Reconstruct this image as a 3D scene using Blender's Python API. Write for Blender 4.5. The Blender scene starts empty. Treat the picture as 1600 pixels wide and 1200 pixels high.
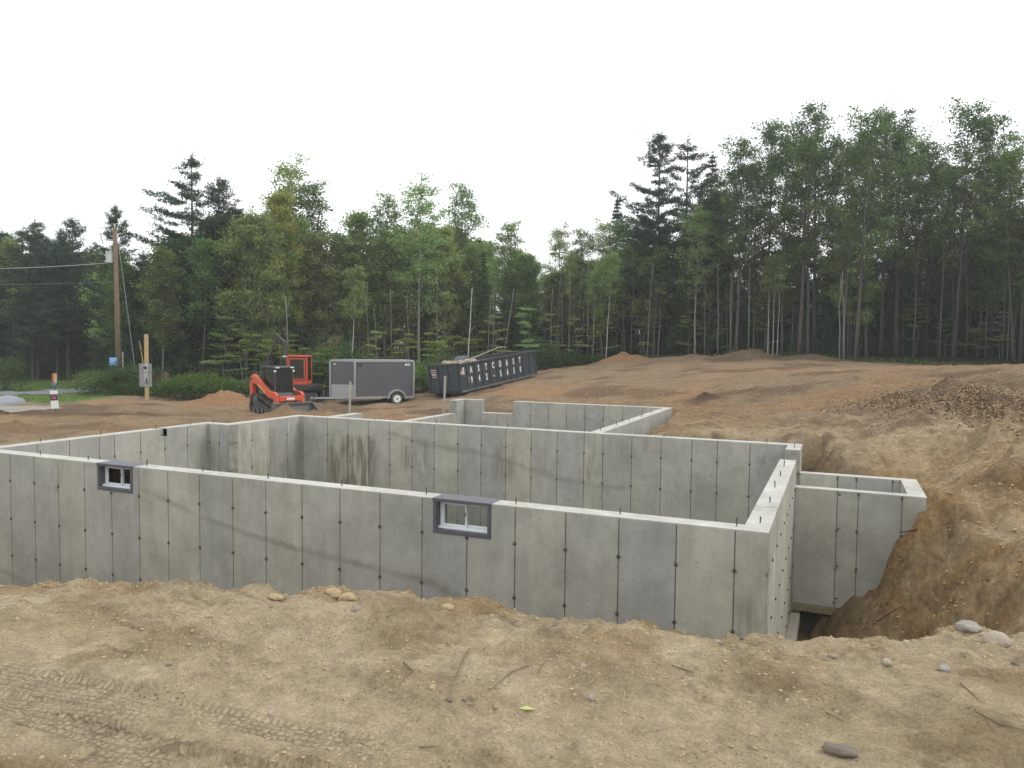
import bpy, math, random
import numpy as np
from mathutils import Vector, Matrix
random.seed(7); rs = np.random.RandomState(11)
S = bpy.context.scene; COL = S.collection
R = math.radians

# ------------------------------------------------------------------ camera, world, sun, exposure
CAM_H = 1.833; FPX = 1170.84; PITCH, ROLL, YAW = R(2.953), R(.6156), R(23.525)
FW = np.array([-math.sin(YAW)*math.cos(PITCH), math.cos(YAW)*math.cos(PITCH), -math.sin(PITCH)])
RT = np.array([math.cos(YAW), math.sin(YAW), 0.]); UP = np.cross(RT, FW)
RT, UP = math.cos(ROLL)*RT+math.sin(ROLL)*UP, -math.sin(ROLL)*RT+math.cos(ROLL)*UP
cd = bpy.data.cameras.new('camera'); cam = bpy.data.objects.new('camera', cd); COL.objects.link(cam)
cd.sensor_width = 36; cd.lens = FPX/1600*36; cd.clip_end = 3000; cd.clip_start = .05
M = Matrix(((RT[0], UP[0], -FW[0], 0), (RT[1], UP[1], -FW[1], 0), (RT[2], UP[2], -FW[2], CAM_H), (0, 0, 0, 1)))
cam.matrix_world = M; S.camera = cam

SUN_EL, SUN_AZ = R(48), R(62)          # azimuth measured from +Y towards +X
w = bpy.data.worlds.new('World'); S.world = w; w.use_nodes = True
nt = w.node_tree; nt.nodes.clear()
sky = nt.nodes.new('ShaderNodeTexSky'); sky.sky_type = 'NISHITA'; sky.sun_disc = False
sky.sun_elevation = SUN_EL; sky.sun_rotation = SUN_AZ; sky.dust_density = 4; sky.air_density = 1.2
# an even overcast of thin white cloud in front of the blue
ns = nt.nodes.new('ShaderNodeTexNoise'); ns.inputs['Scale'].default_value = 1.6; ns.inputs['Detail'].default_value = 4
mr = nt.nodes.new('ShaderNodeMapRange'); mr.inputs['From Min'].default_value = .3; mr.inputs['From Max'].default_value = .7
mr.inputs['To Min'].default_value = .93; mr.inputs['To Max'].default_value = .99
mx = nt.nodes.new('ShaderNodeMixRGB'); mx.inputs['Color2'].default_value = (10.6, 10.9, 11.1, 1)
bg = nt.nodes.new('ShaderNodeBackground'); bg.inputs['Strength'].default_value = .12
wo = nt.nodes.new('ShaderNodeOutputWorld'); L = nt.links
L.new(ns.outputs['Fac'], mr.inputs['Value']); L.new(mr.outputs[0], mx.inputs['Fac'])
L.new(sky.outputs[0], mx.inputs['Color1']); L.new(mx.outputs[0], bg.inputs['Color']); L.new(bg.outputs[0], wo.inputs['Surface'])
sl = bpy.data.lights.new('sun', 'SUN'); sl.energy = 1.0; sl.angle = R(16); sl.color = (1, .96, .9)
so = bpy.data.objects.new('sun', sl); COL.objects.link(so)
sd = Vector((math.sin(SUN_AZ)*math.cos(SUN_EL), math.cos(SUN_AZ)*math.cos(SUN_EL), math.sin(SUN_EL)))
so.rotation_euler = sd.to_track_quat('Z', 'Y').to_euler(); so.location = (0, 0, 60)
S.view_settings.view_transform = 'Standard'; S.view_settings.look = 'None'; S.view_settings.use_curve_mapping = False
S.view_settings.exposure = .28; S.view_settings.gamma = 1
S.render.engine = 'CYCLES'
S.cycles.use_denoising = True; S.cycles.max_bounces = 8; S.cycles.transparent_max_bounces = 16

# ------------------------------------------------------------------ helpers
def tag(o, label=None, cat=None, group=None, kind=None):
    if label: o['label'] = label
    if cat: o['category'] = cat
    if group: o['group'] = group
    if kind: o['kind'] = kind
    return o
def empty(name, loc, rz=0, label=None, cat=None, group=None):
    o = bpy.data.objects.new(name, None); COL.objects.link(o); o.location = loc; o.rotation_euler = (0, 0, rz)
    o.empty_display_size = .2
    return tag(o, label, cat, group)
def npmesh(name, V, F, n=4, smooth=False):
    me = bpy.data.meshes.new(name); V = np.asarray(V, np.float32); F = np.asarray(F, np.int32)
    me.vertices.add(len(V)); me.vertices.foreach_set('co', V.ravel())
    me.loops.add(F.size); me.loops.foreach_set('vertex_index', F.ravel())
    me.polygons.add(len(F)); me.polygons.foreach_set('loop_start', np.arange(0, F.size, n, dtype=np.int32))
    if smooth: me.polygons.foreach_set('use_smooth', np.ones(len(F), bool))
    me.update(calc_edges=True); return me
def link(name, me, mat=None, parent=None, loc=None, rz=None):
    o = bpy.data.objects.new(name, me); COL.objects.link(o)
    if mat and len(me.materials) == 0: me.materials.append(mat)
    if parent: o.parent = parent
    if loc is not None: o.location = loc
    if rz is not None: o.rotation_euler = (0, 0, rz)
    return o
class MB:
    def __init__(s): s.v = []; s.f = []
    def add(s, vs, fs):
        b = len(s.v); s.v += [tuple(v) for v in vs]; s.f += [tuple(i+b for i in f) for f in fs]; return s
    def box(s, a, b, rot=None, piv=(0, 0, 0)):
        x0, y0, z0 = a; x1, y1, z1 = b
        vs = [Vector(p) for p in ((x0,y0,z0),(x1,y0,z0),(x1,y1,z0),(x0,y1,z0),(x0,y0,z1),(x1,y0,z1),(x1,y1,z1),(x0,y1,z1))]
        if rot is not None: P = Vector(piv); vs = [rot @ (v-P)+P for v in vs]
        return s.add(vs, ((0,3,2,1),(4,5,6,7),(0,1,5,4),(1,2,6,5),(2,3,7,6),(3,0,4,7)))
    def prism(s, poly, y0, y1, axis='y'):      # polygon in (x,z), pushed along y (or in (x,y) along z, (y,z) along x)
        n = len(poly)
        def P(p, t): return (p[0], t, p[1]) if axis == 'y' else ((p[0], p[1], t) if axis == 'z' else (t, p[0], p[1]))
        vs = [P(p, y0) for p in poly]+[P(p, y1) for p in poly]
        fs = [tuple(range(n)), tuple(range(2*n-1, n-1, -1))]+[(i, i+n, (i+1) % n+n, (i+1) % n) for i in range(n)]
        return s.add(vs, fs)
    def tube(s, pts, rad, n=8, cap=True):
        pts = [Vector(p) for p in pts]
        if not hasattr(rad, '__len__'): rad = [rad]*len(pts)
        b = len(s.v); u = None
        for i, p in enumerate(pts):
            d = (pts[min(i+1, len(pts)-1)]-pts[max(i-1, 0)]).normalized()
            if u is None: u = d.orthogonal().normalized()
            u = (u-d*u.dot(d)).normalized(); v = d.cross(u)
            for k in range(n):
                a = 2*math.pi*k/n; s.v.append(tuple(p+(u*math.cos(a)+v*math.sin(a))*rad[i]))
        for i in range(len(pts)-1):
            for k in range(n): s.f.append((b+i*n+k, b+i*n+(k+1) % n, b+(i+1)*n+(k+1) % n, b+(i+1)*n+k))
        if cap:
            s.f.append(tuple(b+k for k in range(n-1, -1, -1))); e = b+(len(pts)-1)*n; s.f.append(tuple(e+k for k in range(n)))
        return s
    def cyl(s, c, r, h, axis='z', n=20, r2=None):
        c = Vector(c); d = Vector({'x': (1,0,0), 'y': (0,1,0), 'z': (0,0,1)}[axis])*h/2
        return s.tube([c-d, c+d], [r, r if r2 is None else r2], n)
    def mesh(s, name):
        me = bpy.data.meshes.new(name); me.from_pydata(s.v, [], s.f); me.update(); return me
    def build(s, name, mat, parent=None, loc=None, rz=None, bevel=0, smooth=False):
        me = s.mesh(name); o = link(name, me, mat, parent, loc, rz)
        if bevel:
            m = o.modifiers.new('b', 'BEVEL'); m.width = bevel; m.segments = 2; m.limit_method = 'ANGLE'
        if smooth: me.polygons.foreach_set('use_smooth', np.ones(len(me.polygons), bool)); me.update()
        return o
def copy_tree(o, parent=None):
    kids = list(o.children); c = o.copy(); COL.objects.link(c)
    if parent: c.parent = parent
    for k in kids: copy_tree(k, c)
    return c

# --- materials
def mat(name, base=(.5,.5,.5), rough=.6, metal=0, noise=None, bump=None, spec=.5, rnd=0, emit=None):
    """principled with optional mottling (scale, strength, colour2) and bump (scale, strength)."""
    m = bpy.data.materials.new(name); m.use_nodes = True; t = m.node_tree; p = t.nodes['Principled BSDF']
    p.inputs['Base Color'].default_value = (*base, 1); p.inputs['Roughness'].default_value = rough
    p.inputs['Metallic'].default_value = metal; p.inputs['Specular IOR Level'].default_value = spec
    tc = t.nodes.new('ShaderNodeTexCoord'); cur = None
    if noise:
        sc, st, c2 = noise
        n = t.nodes.new('ShaderNodeTexNoise'); n.inputs['Scale'].default_value = sc; n.inputs['Detail'].default_value = 6
        n.inputs['Roughness'].default_value = .65; t.links.new(tc.outputs['Object'], n.inputs['Vector'])
        r = t.nodes.new('ShaderNodeMapRange'); r.inputs['From Min'].default_value = .42; r.inputs['From Max'].default_value = .68
        r.inputs['To Max'].default_value = st; t.links.new(n.outputs['Fac'], r.inputs['Value'])
        x = t.nodes.new('ShaderNodeMixRGB'); x.inputs['Color1'].default_value = (*base, 1); x.inputs['Color2'].default_value = (*c2, 1)
        t.links.new(r.outputs[0], x.inputs['Fac']); cur = x.outputs[0]; t.links.new(cur, p.inputs['Base Color'])
    if rnd:
        oi = t.nodes.new('ShaderNodeObjectInfo'); h = t.nodes.new('ShaderNodeHueSaturation')
        r2 = t.nodes.new('ShaderNodeMapRange'); r2.inputs['To Min'].default_value = 1-rnd; r2.inputs['To Max'].default_value = 1+rnd
        t.links.new(oi.outputs['Random'], r2.inputs['Value']); t.links.new(r2.outputs[0], h.inputs['Value'])
        if cur: t.links.new(cur, h.inputs['Color'])
        else: h.inputs['Color'].default_value = (*base, 1)
        t.links.new(h.outputs[0], p.inputs['Base Color'])
    if bump:
        n = t.nodes.new('ShaderNodeTexNoise'); n.inputs['Scale'].default_value = bump[0]; n.inputs['Detail'].default_value = 5
        t.links.new(tc.outputs['Object'], n.inputs['Vector'])
        b = t.nodes.new('ShaderNodeBump'); b.inputs['Strength'].default_value = bump[1]; b.inputs['Distance'].default_value = .02
        t.links.new(n.outputs['Fac'], b.inputs['Height']); t.links.new(b.outputs[0], p.inputs['Normal'])
    return m
def leafmat(name, c1, c2, c3=None, trans=.5):
    m = bpy.data.materials.new(name); m.use_nodes = True; t = m.node_tree; t.nodes.clear()
    g = t.nodes.new('ShaderNodeNewGeometry'); cr = t.nodes.new('ShaderNodeValToRGB')
    cr.color_ramp.elements[0].color = (*c1, 1); cr.color_ramp.elements[1].color = (*c2, 1); cr.color_ramp.elements[1].position = .85 if c3 else 1
    if c3: e = cr.color_ramp.elements.new(1.0); e.color = (*c3, 1)
    t.links.new(g.outputs['Random Per Island'], cr.inputs[0])
    oi = t.nodes.new('ShaderNodeObjectInfo'); h = t.nodes.new('ShaderNodeHueSaturation')
    a = t.nodes.new('ShaderNodeMapRange'); a.inputs['To Min'].default_value = .75; a.inputs['To Max'].default_value = 1.3
    b = t.nodes.new('ShaderNodeMapRange'); b.inputs['To Min'].default_value = .475; b.inputs['To Max'].default_value = .52
    m2 = t.nodes.new('ShaderNodeMath'); m2.operation = 'FRACT'; m3 = t.nodes.new('ShaderNodeMath'); m3.operation = 'MULTIPLY'; m3.inputs[1].default_value = 7.31
    t.links.new(oi.outputs['Random'], a.inputs['Value']); t.links.new(oi.outputs['Random'], m3.inputs[0]); t.links.new(m3.outputs[0], m2.inputs[0]); t.links.new(m2.outputs[0], b.inputs['Value'])
    t.links.new(cr.outputs[0], h.inputs['Color']); t.links.new(a.outputs[0], h.inputs['Value']); t.links.new(b.outputs[0], h.inputs['Hue'])
    d = t.nodes.new('ShaderNodeBsdfDiffuse'); tr = t.nodes.new('ShaderNodeBsdfTranslucent'); mx = t.nodes.new('ShaderNodeMixShader'); mx.inputs[0].default_value = trans
    o = t.nodes.new('ShaderNodeOutputMaterial')
    t.links.new(h.outputs[0], d.inputs[0]); t.links.new(h.outputs[0], tr.inputs[0]); t.links.new(d.outputs[0], mx.inputs[1]); t.links.new(tr.outputs[0], mx.inputs[2])
    t.links.new(mx.outputs[0], o.inputs['Surface']); return m

# --- numpy gradient noise
def perlin(x, y, seed=0):
    xi = np.floor(x).astype(np.int64); yi = np.floor(y).astype(np.int64); fx = x-xi; fy = y-yi
    def g(ix, iy):
        h = (ix*374761393+iy*668265263+seed*974711) & 0xffffffff; h = ((h ^ (h >> 13))*1274126177) & 0xffffffff; h = h ^ (h >> 16)
        a = (h & 0xffff)/65536*2*np.pi; return np.cos(a), np.sin(a)
    u = fx*fx*fx*(fx*(fx*6-15)+10); v = fy*fy*fy*(fy*(fy*6-15)+10)
    def dt(dx, dy): c, s_ = g(xi+dx, yi+dy); return c*(fx-dx)+s_*(fy-dy)
    a = dt(0,0)*(1-u)+dt(1,0)*u; b = dt(0,1)*(1-u)+dt(1,1)*u
    return (a*(1-v)+b*v)*1.5
def fbm(x, y, sc, octv=3, seed=0):
    r = 0; a = 1.
    for k in range(octv): r = r+a*perlin(x/sc*2**k, y/sc*2**k, seed+k*17); a *= .5
    return r
def sst(a, b, x): t = np.clip((x-a)/(b-a), 0, 1); return t*t*(3-2*t)

# ------------------------------------------------------------------ terrain
CP = [(7.91,41.39,.8),(5.63,43.77,.9),(2.99,47.72,1.),(-.38,51.15,1.15),(-4.52,54.97,1.25),(-9.71,57.13,1.1),(-14.51,51.39,.8),(-19.04,56.38,.35),(-20.42,52.94,.05),
 (2.46,19.,.95),(3.3,18.6,.85),(1.51,23.82,1.),(-.19,27.81,.85),(-2.47,30.33,.7),(-5.43,33.74,.5),(-9.03,36.66,.3),(-11.92,35.35,-.05),
 (1.0,20.4,.35),(-.12,21.19,.25),(-1.73,21.57,.15),(-3.26,20.38,0.),(2.6,16.6,.3),(.97,14.74,.1),(2.43,14.28,.2),(-.07,16.05,0.),(2.06,12.6,.1),
 (2.3,11.0,-.3),(1.56,13.9,-.15),(1.9,11.2,-.35),(-15.61,39.49,-.15),(-17.78,34.4,-.85),(-20.1,35.4,-1.0),(-12.88,27.05,-.75),(-20.41,33.0,-1.25),(-22.08,31.39,-1.35),
 (-18.75,28.62,-1.25),(-22.93,26.71,-1.35),(-29.33,36.43,-1.4),(-31.59,32.06,-1.3),(-31.99,27.21,-1.12),(-23.83,22.45,-1.15),(-29.9,20.93,-1.1),(-35.49,27.12,-1.15),
 (-29.08,18.2,-1.05),(-42.57,26.67,-1.25),(-52.56,35.64,-1.3),(-51.78,39.59,-1.3),(-47.09,55.75,-1.4),(-35.4,65.42,-.6),(-19.58,12.25,-.6),(-20.75,14.8,-.75),(-20.68,16.9,-.85),(-21.69,20.43,-1.),
 (0,0,.15),(-3,0,.15),(-5.4,3.4,.1),(-2.75,4.2,.12),(-.34,4.7,.1),(1.07,5.3,.12),(-1.1,2.7,.15),(3,3,.2),(3.5,6,.15),(3.4,9,-.05),(-9,2,.05),(-14,1,-.1),(-14,-8,0),(0,-8,.2),(10,-4,.3),
 (12,10,.3),(14,24,1.2),(16,40,1.3),(6,60,1.5),(-12,70,1.4),(-70,20,-1.3),(-70,60,-1.4),(-30,0,-.6),(-5,17.5,-.1),(-8,25,-.35),(-10,28,-.5),(-1.5,16.8,-.05)]
CP = np.array(CP, float)
def _U(r2): return np.where(r2 > 1e-9, r2*np.log(r2+1e-12), 0)
_n = len(CP); _A = np.zeros((_n+3, _n+3)); _d = ((CP[:, None, :2]-CP[None, :, :2])**2).sum(-1); _A[:_n, :_n] = _U(_d)+np.eye(_n)*2.0
_A[:_n, _n] = 1; _A[:_n, _n+1:] = CP[:, :2]; _A[_n, :_n] = 1; _A[_n+1:, :_n] = CP[:, :2].T
_w = np.linalg.solve(_A, np.r_[CP[:, 2], 0, 0, 0])
def base_h(x, y):
    r = np.zeros_like(x)+_w[_n]+_w[_n+1]*x+_w[_n+2]*y
    for i in range(_n): r = r+_w[i]*_U((x-CP[i, 0])**2+(y-CP[i, 1])**2)
    d = np.hypot(x+12, y-25); k = sst(50, 110, d)
    return np.clip(r, -3, 3)*(1-k)+(-.2)*k
PIT = np.array([(-15.5,1.6),(-9,2.35),(-5.44,3.65),(-4.0,3.95),(-2.75,4.35),(-1.3,4.6),(-.3,4.75),(.25,4.95),(.9,5.4),(1.6,5.9),(2.6,6.6),(3.3,8.0),(3.2,9.5),(2.6,10.5),(2.0,11.4),(1.66,12.2),(1.55,13.1),(1.5,14.8),(.3,15.2),(.0,16.6),
   (-3.9,16.6),(-4.15,23.3),(-12.3,23.3),(-12.5,17.2),(-14.6,16),(-15.2,8)])
def pit_d(x, y):
    inside = np.zeros(x.shape, bool); D = np.full(x.shape, 1e9); n = len(PIT)
    for i in range(n):
        ax, ay = PIT[i]; bx, by = PIT[(i+1) % n]; ex, ey = bx-ax, by-ay
        t = np.clip(((x-ax)*ex+(y-ay)*ey)/(ex*ex+ey*ey), 0, 1); D = np.minimum(D, np.hypot(x-ax-t*ex, y-ay-t*ey))
        c = ((ay > y) != (by > y)) & (x < (bx-ax)*(y-ay)/((by-ay) if by != ay else 1e-9)+ax); inside ^= c
    return np.where(inside, D, -D)
MOUNDS = [(-28.4,29.0,.75,2.2,1.3),(-26.6,30.6,.5,1.5,1.2),(-18.9,22.4,.55,1.5,1.0),(-17.6,23.0,.3,1.2,.8),(-3.91,24.4,.22,.9,.5),(-5.5,53.0,.75,2.6,1.6),(-1.8,51.2,.4,2.8,1.4),(-13.6,50.5,.6,2.4,1.4),(-9.2,51.0,.3,3.4,1.3),
   (2.9,15.6,.3,.55,.7),(-20.6,13.2,.25,1.4,.9),(-18.9,14.6,.2,1.2,.8),(-27.5,23.0,.22,4.0,1.0),(-31.0,24.6,.2,3.0,1.0),(1.2,20.8,.2,.8,.6),(2.2,19.6,.25,1.2,.7)]
TRK = [([(-4.6,2.42),(-3.85,2.38),(-2.99,2.42),(-2.2,2.52),(-1.5,2.64)],.10),([(-4.3,2.1),(-3.61,2.20),(-3.07,2.30),(-2.5,2.38)],.06),([(-3.9,2.08),(-3.28,2.15),(-2.85,2.16),(-2.3,2.2)],.08),
       ([(-2.75,2.08),(-2.35,2.14),(-2.0,2.22),(-1.6,2.34)],.09),([(-3.4,1.6),(-2.6,1.75),(-1.8,1.95),(-1.2,2.15)],.1)]
def track_uv(x, y):
    U = np.zeros(x.shape); Vv = np.zeros(x.shape); K = np.zeros(x.shape)
    for ti, (pl, hw) in enumerate(TRK):
        s = 0
        for i in range(len(pl)-1):
            ax, ay = pl[i]; bx, by = pl[i+1]; ex, ey = bx-ax, by-ay; l = math.hypot(ex, ey)
            t = ((x-ax)*ex+(y-ay)*ey)/(l*l); v = ((x-ax)*-ey+(y-ay)*ex)/l
            k = np.where((t > -.02) & (t <= 1.02), 1-sst(hw*.7, hw*1.2, np.abs(v)), 0)*(1-sst(.25, 1.0, t) if i == len(pl)-2 else 1); up = k > K
            U = np.where(up, s+t*l+ti*10, U); Vv = np.where(up, v, Vv); K = np.maximum(K, k); s += l
    return U, Vv, K
def height(x, y):
    x = np.asarray(x, float); y = np.asarray(y, float); d = np.hypot(x, y)
    h = base_h(x, y); pd = pit_d(x, y)
    near = 1-sst(9, 16, d); tr = track_uv(x, y)[2]
    far = sst(8, 20, d)
    h = h+.05*fbm(x, y, 1.7, 3, 3)*(1+1.2*far)*(1-.5*tr)
    cr_ = sst(-.02, .35, fbm(x*.8, y*1.5, .8, 3, 201)); h = h+near*(1-tr)*cr_*(.026*np.maximum(0, fbm(x, y, .11, 3, 202))+.012*np.maximum(0, fbm(x, y, .05, 2, 203)))
    h = h-near*(1-tr)*.022*sst(.12, .0, np.abs(fbm(x*.5+.2*y, y*1.5, .6, 2, 204)))*sst(.0, .3, fbm(x, y, 1.2, 2, 205))
    ed = np.exp(-(pd/1.1)**2)
    dmp = fbm(x*.7, y*1.3, 1.1, 3, 121); h = h+near*(1-.85*tr)*(.030*fbm(x, y, .95, 2, 8)+.028*np.maximum(0, .35-np.abs(fbm(x*.8+.3*y, y*1.4, 1.3, 3, 19)))*-1+.034*sst(-.1, .5, dmp)*np.abs(fbm(x, y, .25, 3, 20)))
    h = h+near*(.019*fbm(x, y, .42, 4, 9)*(1-tr)+.010*np.abs(fbm(x, y, .13, 2, 31))*(1-tr)*sst(-.25,.35,fbm(x,y,.9,2,77)))
    h = h+ed*(.045*np.abs(fbm(x, y, .5, 3, 41))+.02*fbm(x, y, .12, 2, 42))
    h = h+far*.05*np.abs(fbm(x, y, .9, 3, 55))*(1-sst(40, 60, d))
    h = h+sst(9, 12, d)*(1-sst(17, 24, d))*sst(-2, 0, x+0*y)*(.17*fbm(x, y, 1.3, 3, 61)+.10*np.abs(fbm(x, y, .5, 4, 62)))
    h = h+sst(14, 17, d)*(1-sst(30, 40, d))*(.07*np.abs(fbm(x*.8, y*1.3, .8, 4, 63)))
    scp = y-(13.1-.8*(x-1.9)); h = h-.30*(1-sst(-.05, .4, scp+.25*fbm(x, y, .6, 3, 64)))*sst(10.3, 11.3, y)*sst(1.45, 1.95, x)
    for mx_, my_, a, sx, sy in MOUNDS:
        c, s_ = math.cos(YAW), math.sin(YAW); u = (x-mx_)*c+(y-my_)*s_; v = -(x-mx_)*s_+(y-my_)*c
        q = np.sqrt((u/sx)**2+(v/sy)**2); h = h+a*np.maximum(0, 1-q)**1.2*(1+.25*fbm(x, y, .35, 2, 71))
    # excavation
    pdn = pd+.16*fbm(x, y, 1.0, 4, 21)*sst(-.6, .5, pd)+.06*fbm(x, y, .3, 3, 23)+sst(.4, 1.2, x)*.22*fbm(x, y, .55, 4, 24)*sst(-.2, .3, pd)
    sl = 1.35+.5*sst(0, 1, x)*(1-sst(10.6, 12, y)*0)-.95*sst(1.2, 2.2, x)*(1-sst(11.2, 12.2, y))
    drop = np.where(pdn > 0, pdn*sl*sst(-.05, .35, pdn), 0)
    lip = -.05*sst(-.8, 0, pdn)
    hp = np.maximum(h-drop+lip, -2.9+.06*fbm(x, y, .8, 3, 5))
    h = np.where(pdn > -.8, np.minimum(h, hp), h)
    fc_ = sst(.1, .6, pd)*sst(.1, .6, x); h = h+fc_*(.055*fbm(x+h*.6, y-h*.6, .35, 4, 301)+.03*np.abs(fbm(x+h, y, .13, 2, 302)))
    bx = np.maximum(np.maximum(-.6-x, x-1.29), np.maximum(12.81-y, y-14.55)); h = np.where((x > -.6) & (bx < 1.2), np.minimum(h, -.66+.75*np.maximum(bx, 0)+.05*fbm(x, y, .4, 2, 66)), h)
    h = h-.022*tr
    return h
def hz(x, y): return float(height(np.array([x]), np.array([y]))[0])
def at(px, depth, dz=0):
    """ground point at a forward distance from the camera, on the bearing of an image column"""
    d = FW+(px-800)/FPX*RT; x, y = d[0]*depth, d[1]*depth
    return (x, y, hz(x, y)+dz)

def rseries(r0, r1, k):
    n = int(math.log(r1/r0)/k)+1; return r0*np.exp(np.linspace(0, math.log(r1/r0), n, endpoint=False))
rr = np.r_[0.02, .3, .6, .9, rseries(1.1, 1.8, .02), rseries(1.8, 6.2, .0038), rseries(6.2, 20, .0068), rseries(20, 62, .0085), rseries(62, 700, .06), 700]
ca = math.pi/2+YAW; half = R(50)
th = np.r_[np.linspace(ca-half, ca+half, 720), np.linspace(ca+half, ca-half+2*math.pi, 90)[1:-1]]
TH, RR = np.meshgrid(th, rr); X = RR*np.cos(TH); Y = RR*np.sin(TH)
Zt = height(X.ravel(), Y.ravel()).reshape(X.shape)
nr, na = X.shape; idx = np.arange(nr*na).reshape(nr, na)
q = np.stack([idx[:-1, :], idx[1:, :], np.roll(idx, -1, 1)[1:, :], np.roll(idx, -1, 1)[:-1, :]], -1).reshape(-1, 4)[:, ::1]
V = np.stack([X, Y, Zt], -1).reshape(-1, 3)
me = npmesh('ground', V, q, 4, True)
# real soil colours (albedo) by place
x, y = V[:, 0], V[:, 1]; d = np.hypot(x, y); pd = pit_d(x, y)
def mixc(c, k, col): return c*(1-k[:, None])+np.array(col)[None]*k[:, None]
c = np.tile(np.array([.62, .50, .32]), (len(x), 1))
n1 = fbm(x, y, 2.2, 4, 101); n2 = fbm(x, y, .7, 4, 102); n3 = fbm(x, y, 6, 4, 103)
c = mixc(c, np.clip(.05+.9*n2, 0, .6), (.42, .335, .21))
dmp = fbm(x*.7, y*1.3, 1.1, 4, 121); c = mixc(c, np.clip(.10+1.7*dmp, 0, .85)*(d < 12), (.375, .285, .165))
c = mixc(c, np.clip(-.25-1.5*fbm(x*.6, y*1.6, .8, 4, 122), 0, .6)*(d < 12), (.66, .55, .37))
c = mixc(c, np.clip(n1*.9, 0, .45), (.62, .505, .33))
back = sst(15, 23, d)
c = mixc(c, sst(9.5, 15, d)*.45, (.36, .26, .16))
c = mixc(c, sst(9.5, 13, d)*np.clip(fbm(x, y, 1.4, 5, 140)*1.5-.05, 0, .7), (.25, .175, .105))
c = mixc(c, back*.82, (.265, .185, .115))
c = mixc(c, back*np.clip(.2+1.3*n3, 0, .8)*(1-sst(38, 48, d)), (.36, .215, .11))
c = mixc(c, back*np.clip(fbm(x, y, 4, 4, 104)*1.5-.1, 0, .7), (.14, .095, .06))
edge = np.exp(-(np.maximum(-pd-.05, 0)/.7)**2)*(d < 8)
c = mixc(c, np.clip(edge*(.1+1.3*fbm(x, y, .8, 3, 105)), 0, .6), (.42, .27, .135))
bank = sst(-.1, .5, pd)*sst(.4, .9, x)+sst(.2, .9, x)*sst(8, 9.5, d)*(1-sst(14, 17, d))*.6
zz_ = V[:, 2]*1.6; xb_ = x+zz_*.9; yb_ = y-zz_
pass
pass
pass
c = mixc(c, sst(0, .5, pd)*(1-sst(.2, .8, x)), (.30, .21, .12))
lat = x*math.cos(YAW)+y*math.sin(YAW); dep = -x*math.sin(YAW)+y*math.cos(YAW)
# forest floor and tree line topsoil
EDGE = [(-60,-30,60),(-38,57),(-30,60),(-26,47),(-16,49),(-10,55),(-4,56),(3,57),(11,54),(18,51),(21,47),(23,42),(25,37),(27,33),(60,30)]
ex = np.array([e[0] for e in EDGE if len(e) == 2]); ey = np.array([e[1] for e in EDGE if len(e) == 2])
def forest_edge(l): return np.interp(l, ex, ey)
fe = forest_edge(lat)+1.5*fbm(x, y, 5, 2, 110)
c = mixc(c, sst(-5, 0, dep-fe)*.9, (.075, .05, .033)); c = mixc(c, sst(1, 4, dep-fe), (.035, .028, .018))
# far left: trodden topsoil strip, then grass verges
road_c = lambda l: np.interp(l, [-60, -38, -28, -18], [39.5, 43.5, 46.5, 50.5])      # depth of the road centre by lateral place
gk = sst(31.5, 34.0, dep+.9*fbm(x, y, 2.5, 3, 111)+(lat+34)*-.12)*sst(-19.5, -22.5, lat)*(1-sst(56, 60, dep))
c = mixc(c, gk, (.12, .19, .05)); c = mixc(c, gk*np.clip(fbm(x, y, 1.5, 3, 112)+.2, 0, .5), (.19, .22, .08))
dk = np.exp(-((dep-29.0-.07*(lat+22)+.8*fbm(x, y, 3, 3, 113))/1.6)**2)*sst(-10, -15, lat)
c = mixc(c, dk*.8, (.085, .055, .038))
lt = np.exp(-((dep-25.0)/2.2)**2)*sst(-8, -12, lat); c = mixc(c, lt*.7, (.33, .24, .145))
# dark leaf-strewn bank on the right
bk = np.exp(-((x-2.6)/2.0)**2-((y-19.6)/1.7)**2); c = mixc(c, np.clip(bk*1.3+.5*bk*fbm(x, y, .8, 3, 130), 0, .5), (.19, .13, .09))
pth = np.exp(-((y-17.2-.5*(x))/.35)**2)*(x > -4)*(x < 4); c = mixc(c, pth*.6, (.37, .28, .18))
dm = np.exp(-((x+3.9)**2+(y-24.4)**2)/.5); c = mixc(c, dm, (.09, .06, .04))
for mx_, my_, r_ in [(-28.4,29,2.2),(-26.6,30.6,1.6),(-13.6,50.5,2.4)]:
    c = mixc(c, np.exp(-(((x-mx_)**2+(y-my_)**2)/r_**2)**2)*.85, (.34, .19, .10))
for mx_, my_, r_ in [(-18.9,22.4,1.3),(-5.5,53,3),(-20.6,13.2,1.5),(-18.9,14.6,1.3)]:
    c = mixc(c, np.exp(-(((x-mx_)**2+(y-my_)**2)/r_**2)**2)*.7, (.24, .165, .095))
scp = y-(13.1-.8*(x-1.9))-.15; c = mixc(c, np.exp(-(scp/.28)**2)*sst(1.5, 2, x)*(x < 6)*np.clip(.6+fbm(x, y, .4, 3, 131), 0, .85), (.16, .10, .058))
c = mixc(c, sst(8.5, 11, d)*(1-sst(20, 24, d))*np.clip(fbm(x*.8, y*1.2, .5, 4, 132)*1.8-.35, 0, .65), (.20, .135, .08))
tu, tv, tk = track_uv(x, y)
c = mixc(c, tk*.5, (.68, .55, .37))
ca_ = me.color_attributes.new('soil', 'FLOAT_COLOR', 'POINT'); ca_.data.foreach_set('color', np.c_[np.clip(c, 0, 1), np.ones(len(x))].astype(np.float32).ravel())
ba_ = me.attributes.new('bank', 'FLOAT', 'POINT'); ba_.data.foreach_set('value', np.clip(bank, 0, 1).astype(np.float32))
ta = me.attributes.new('track', 'FLOAT_VECTOR', 'POINT'); ta.data.foreach_set('vector', np.c_[tu, tv, tk].astype(np.float32).ravel())
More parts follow.
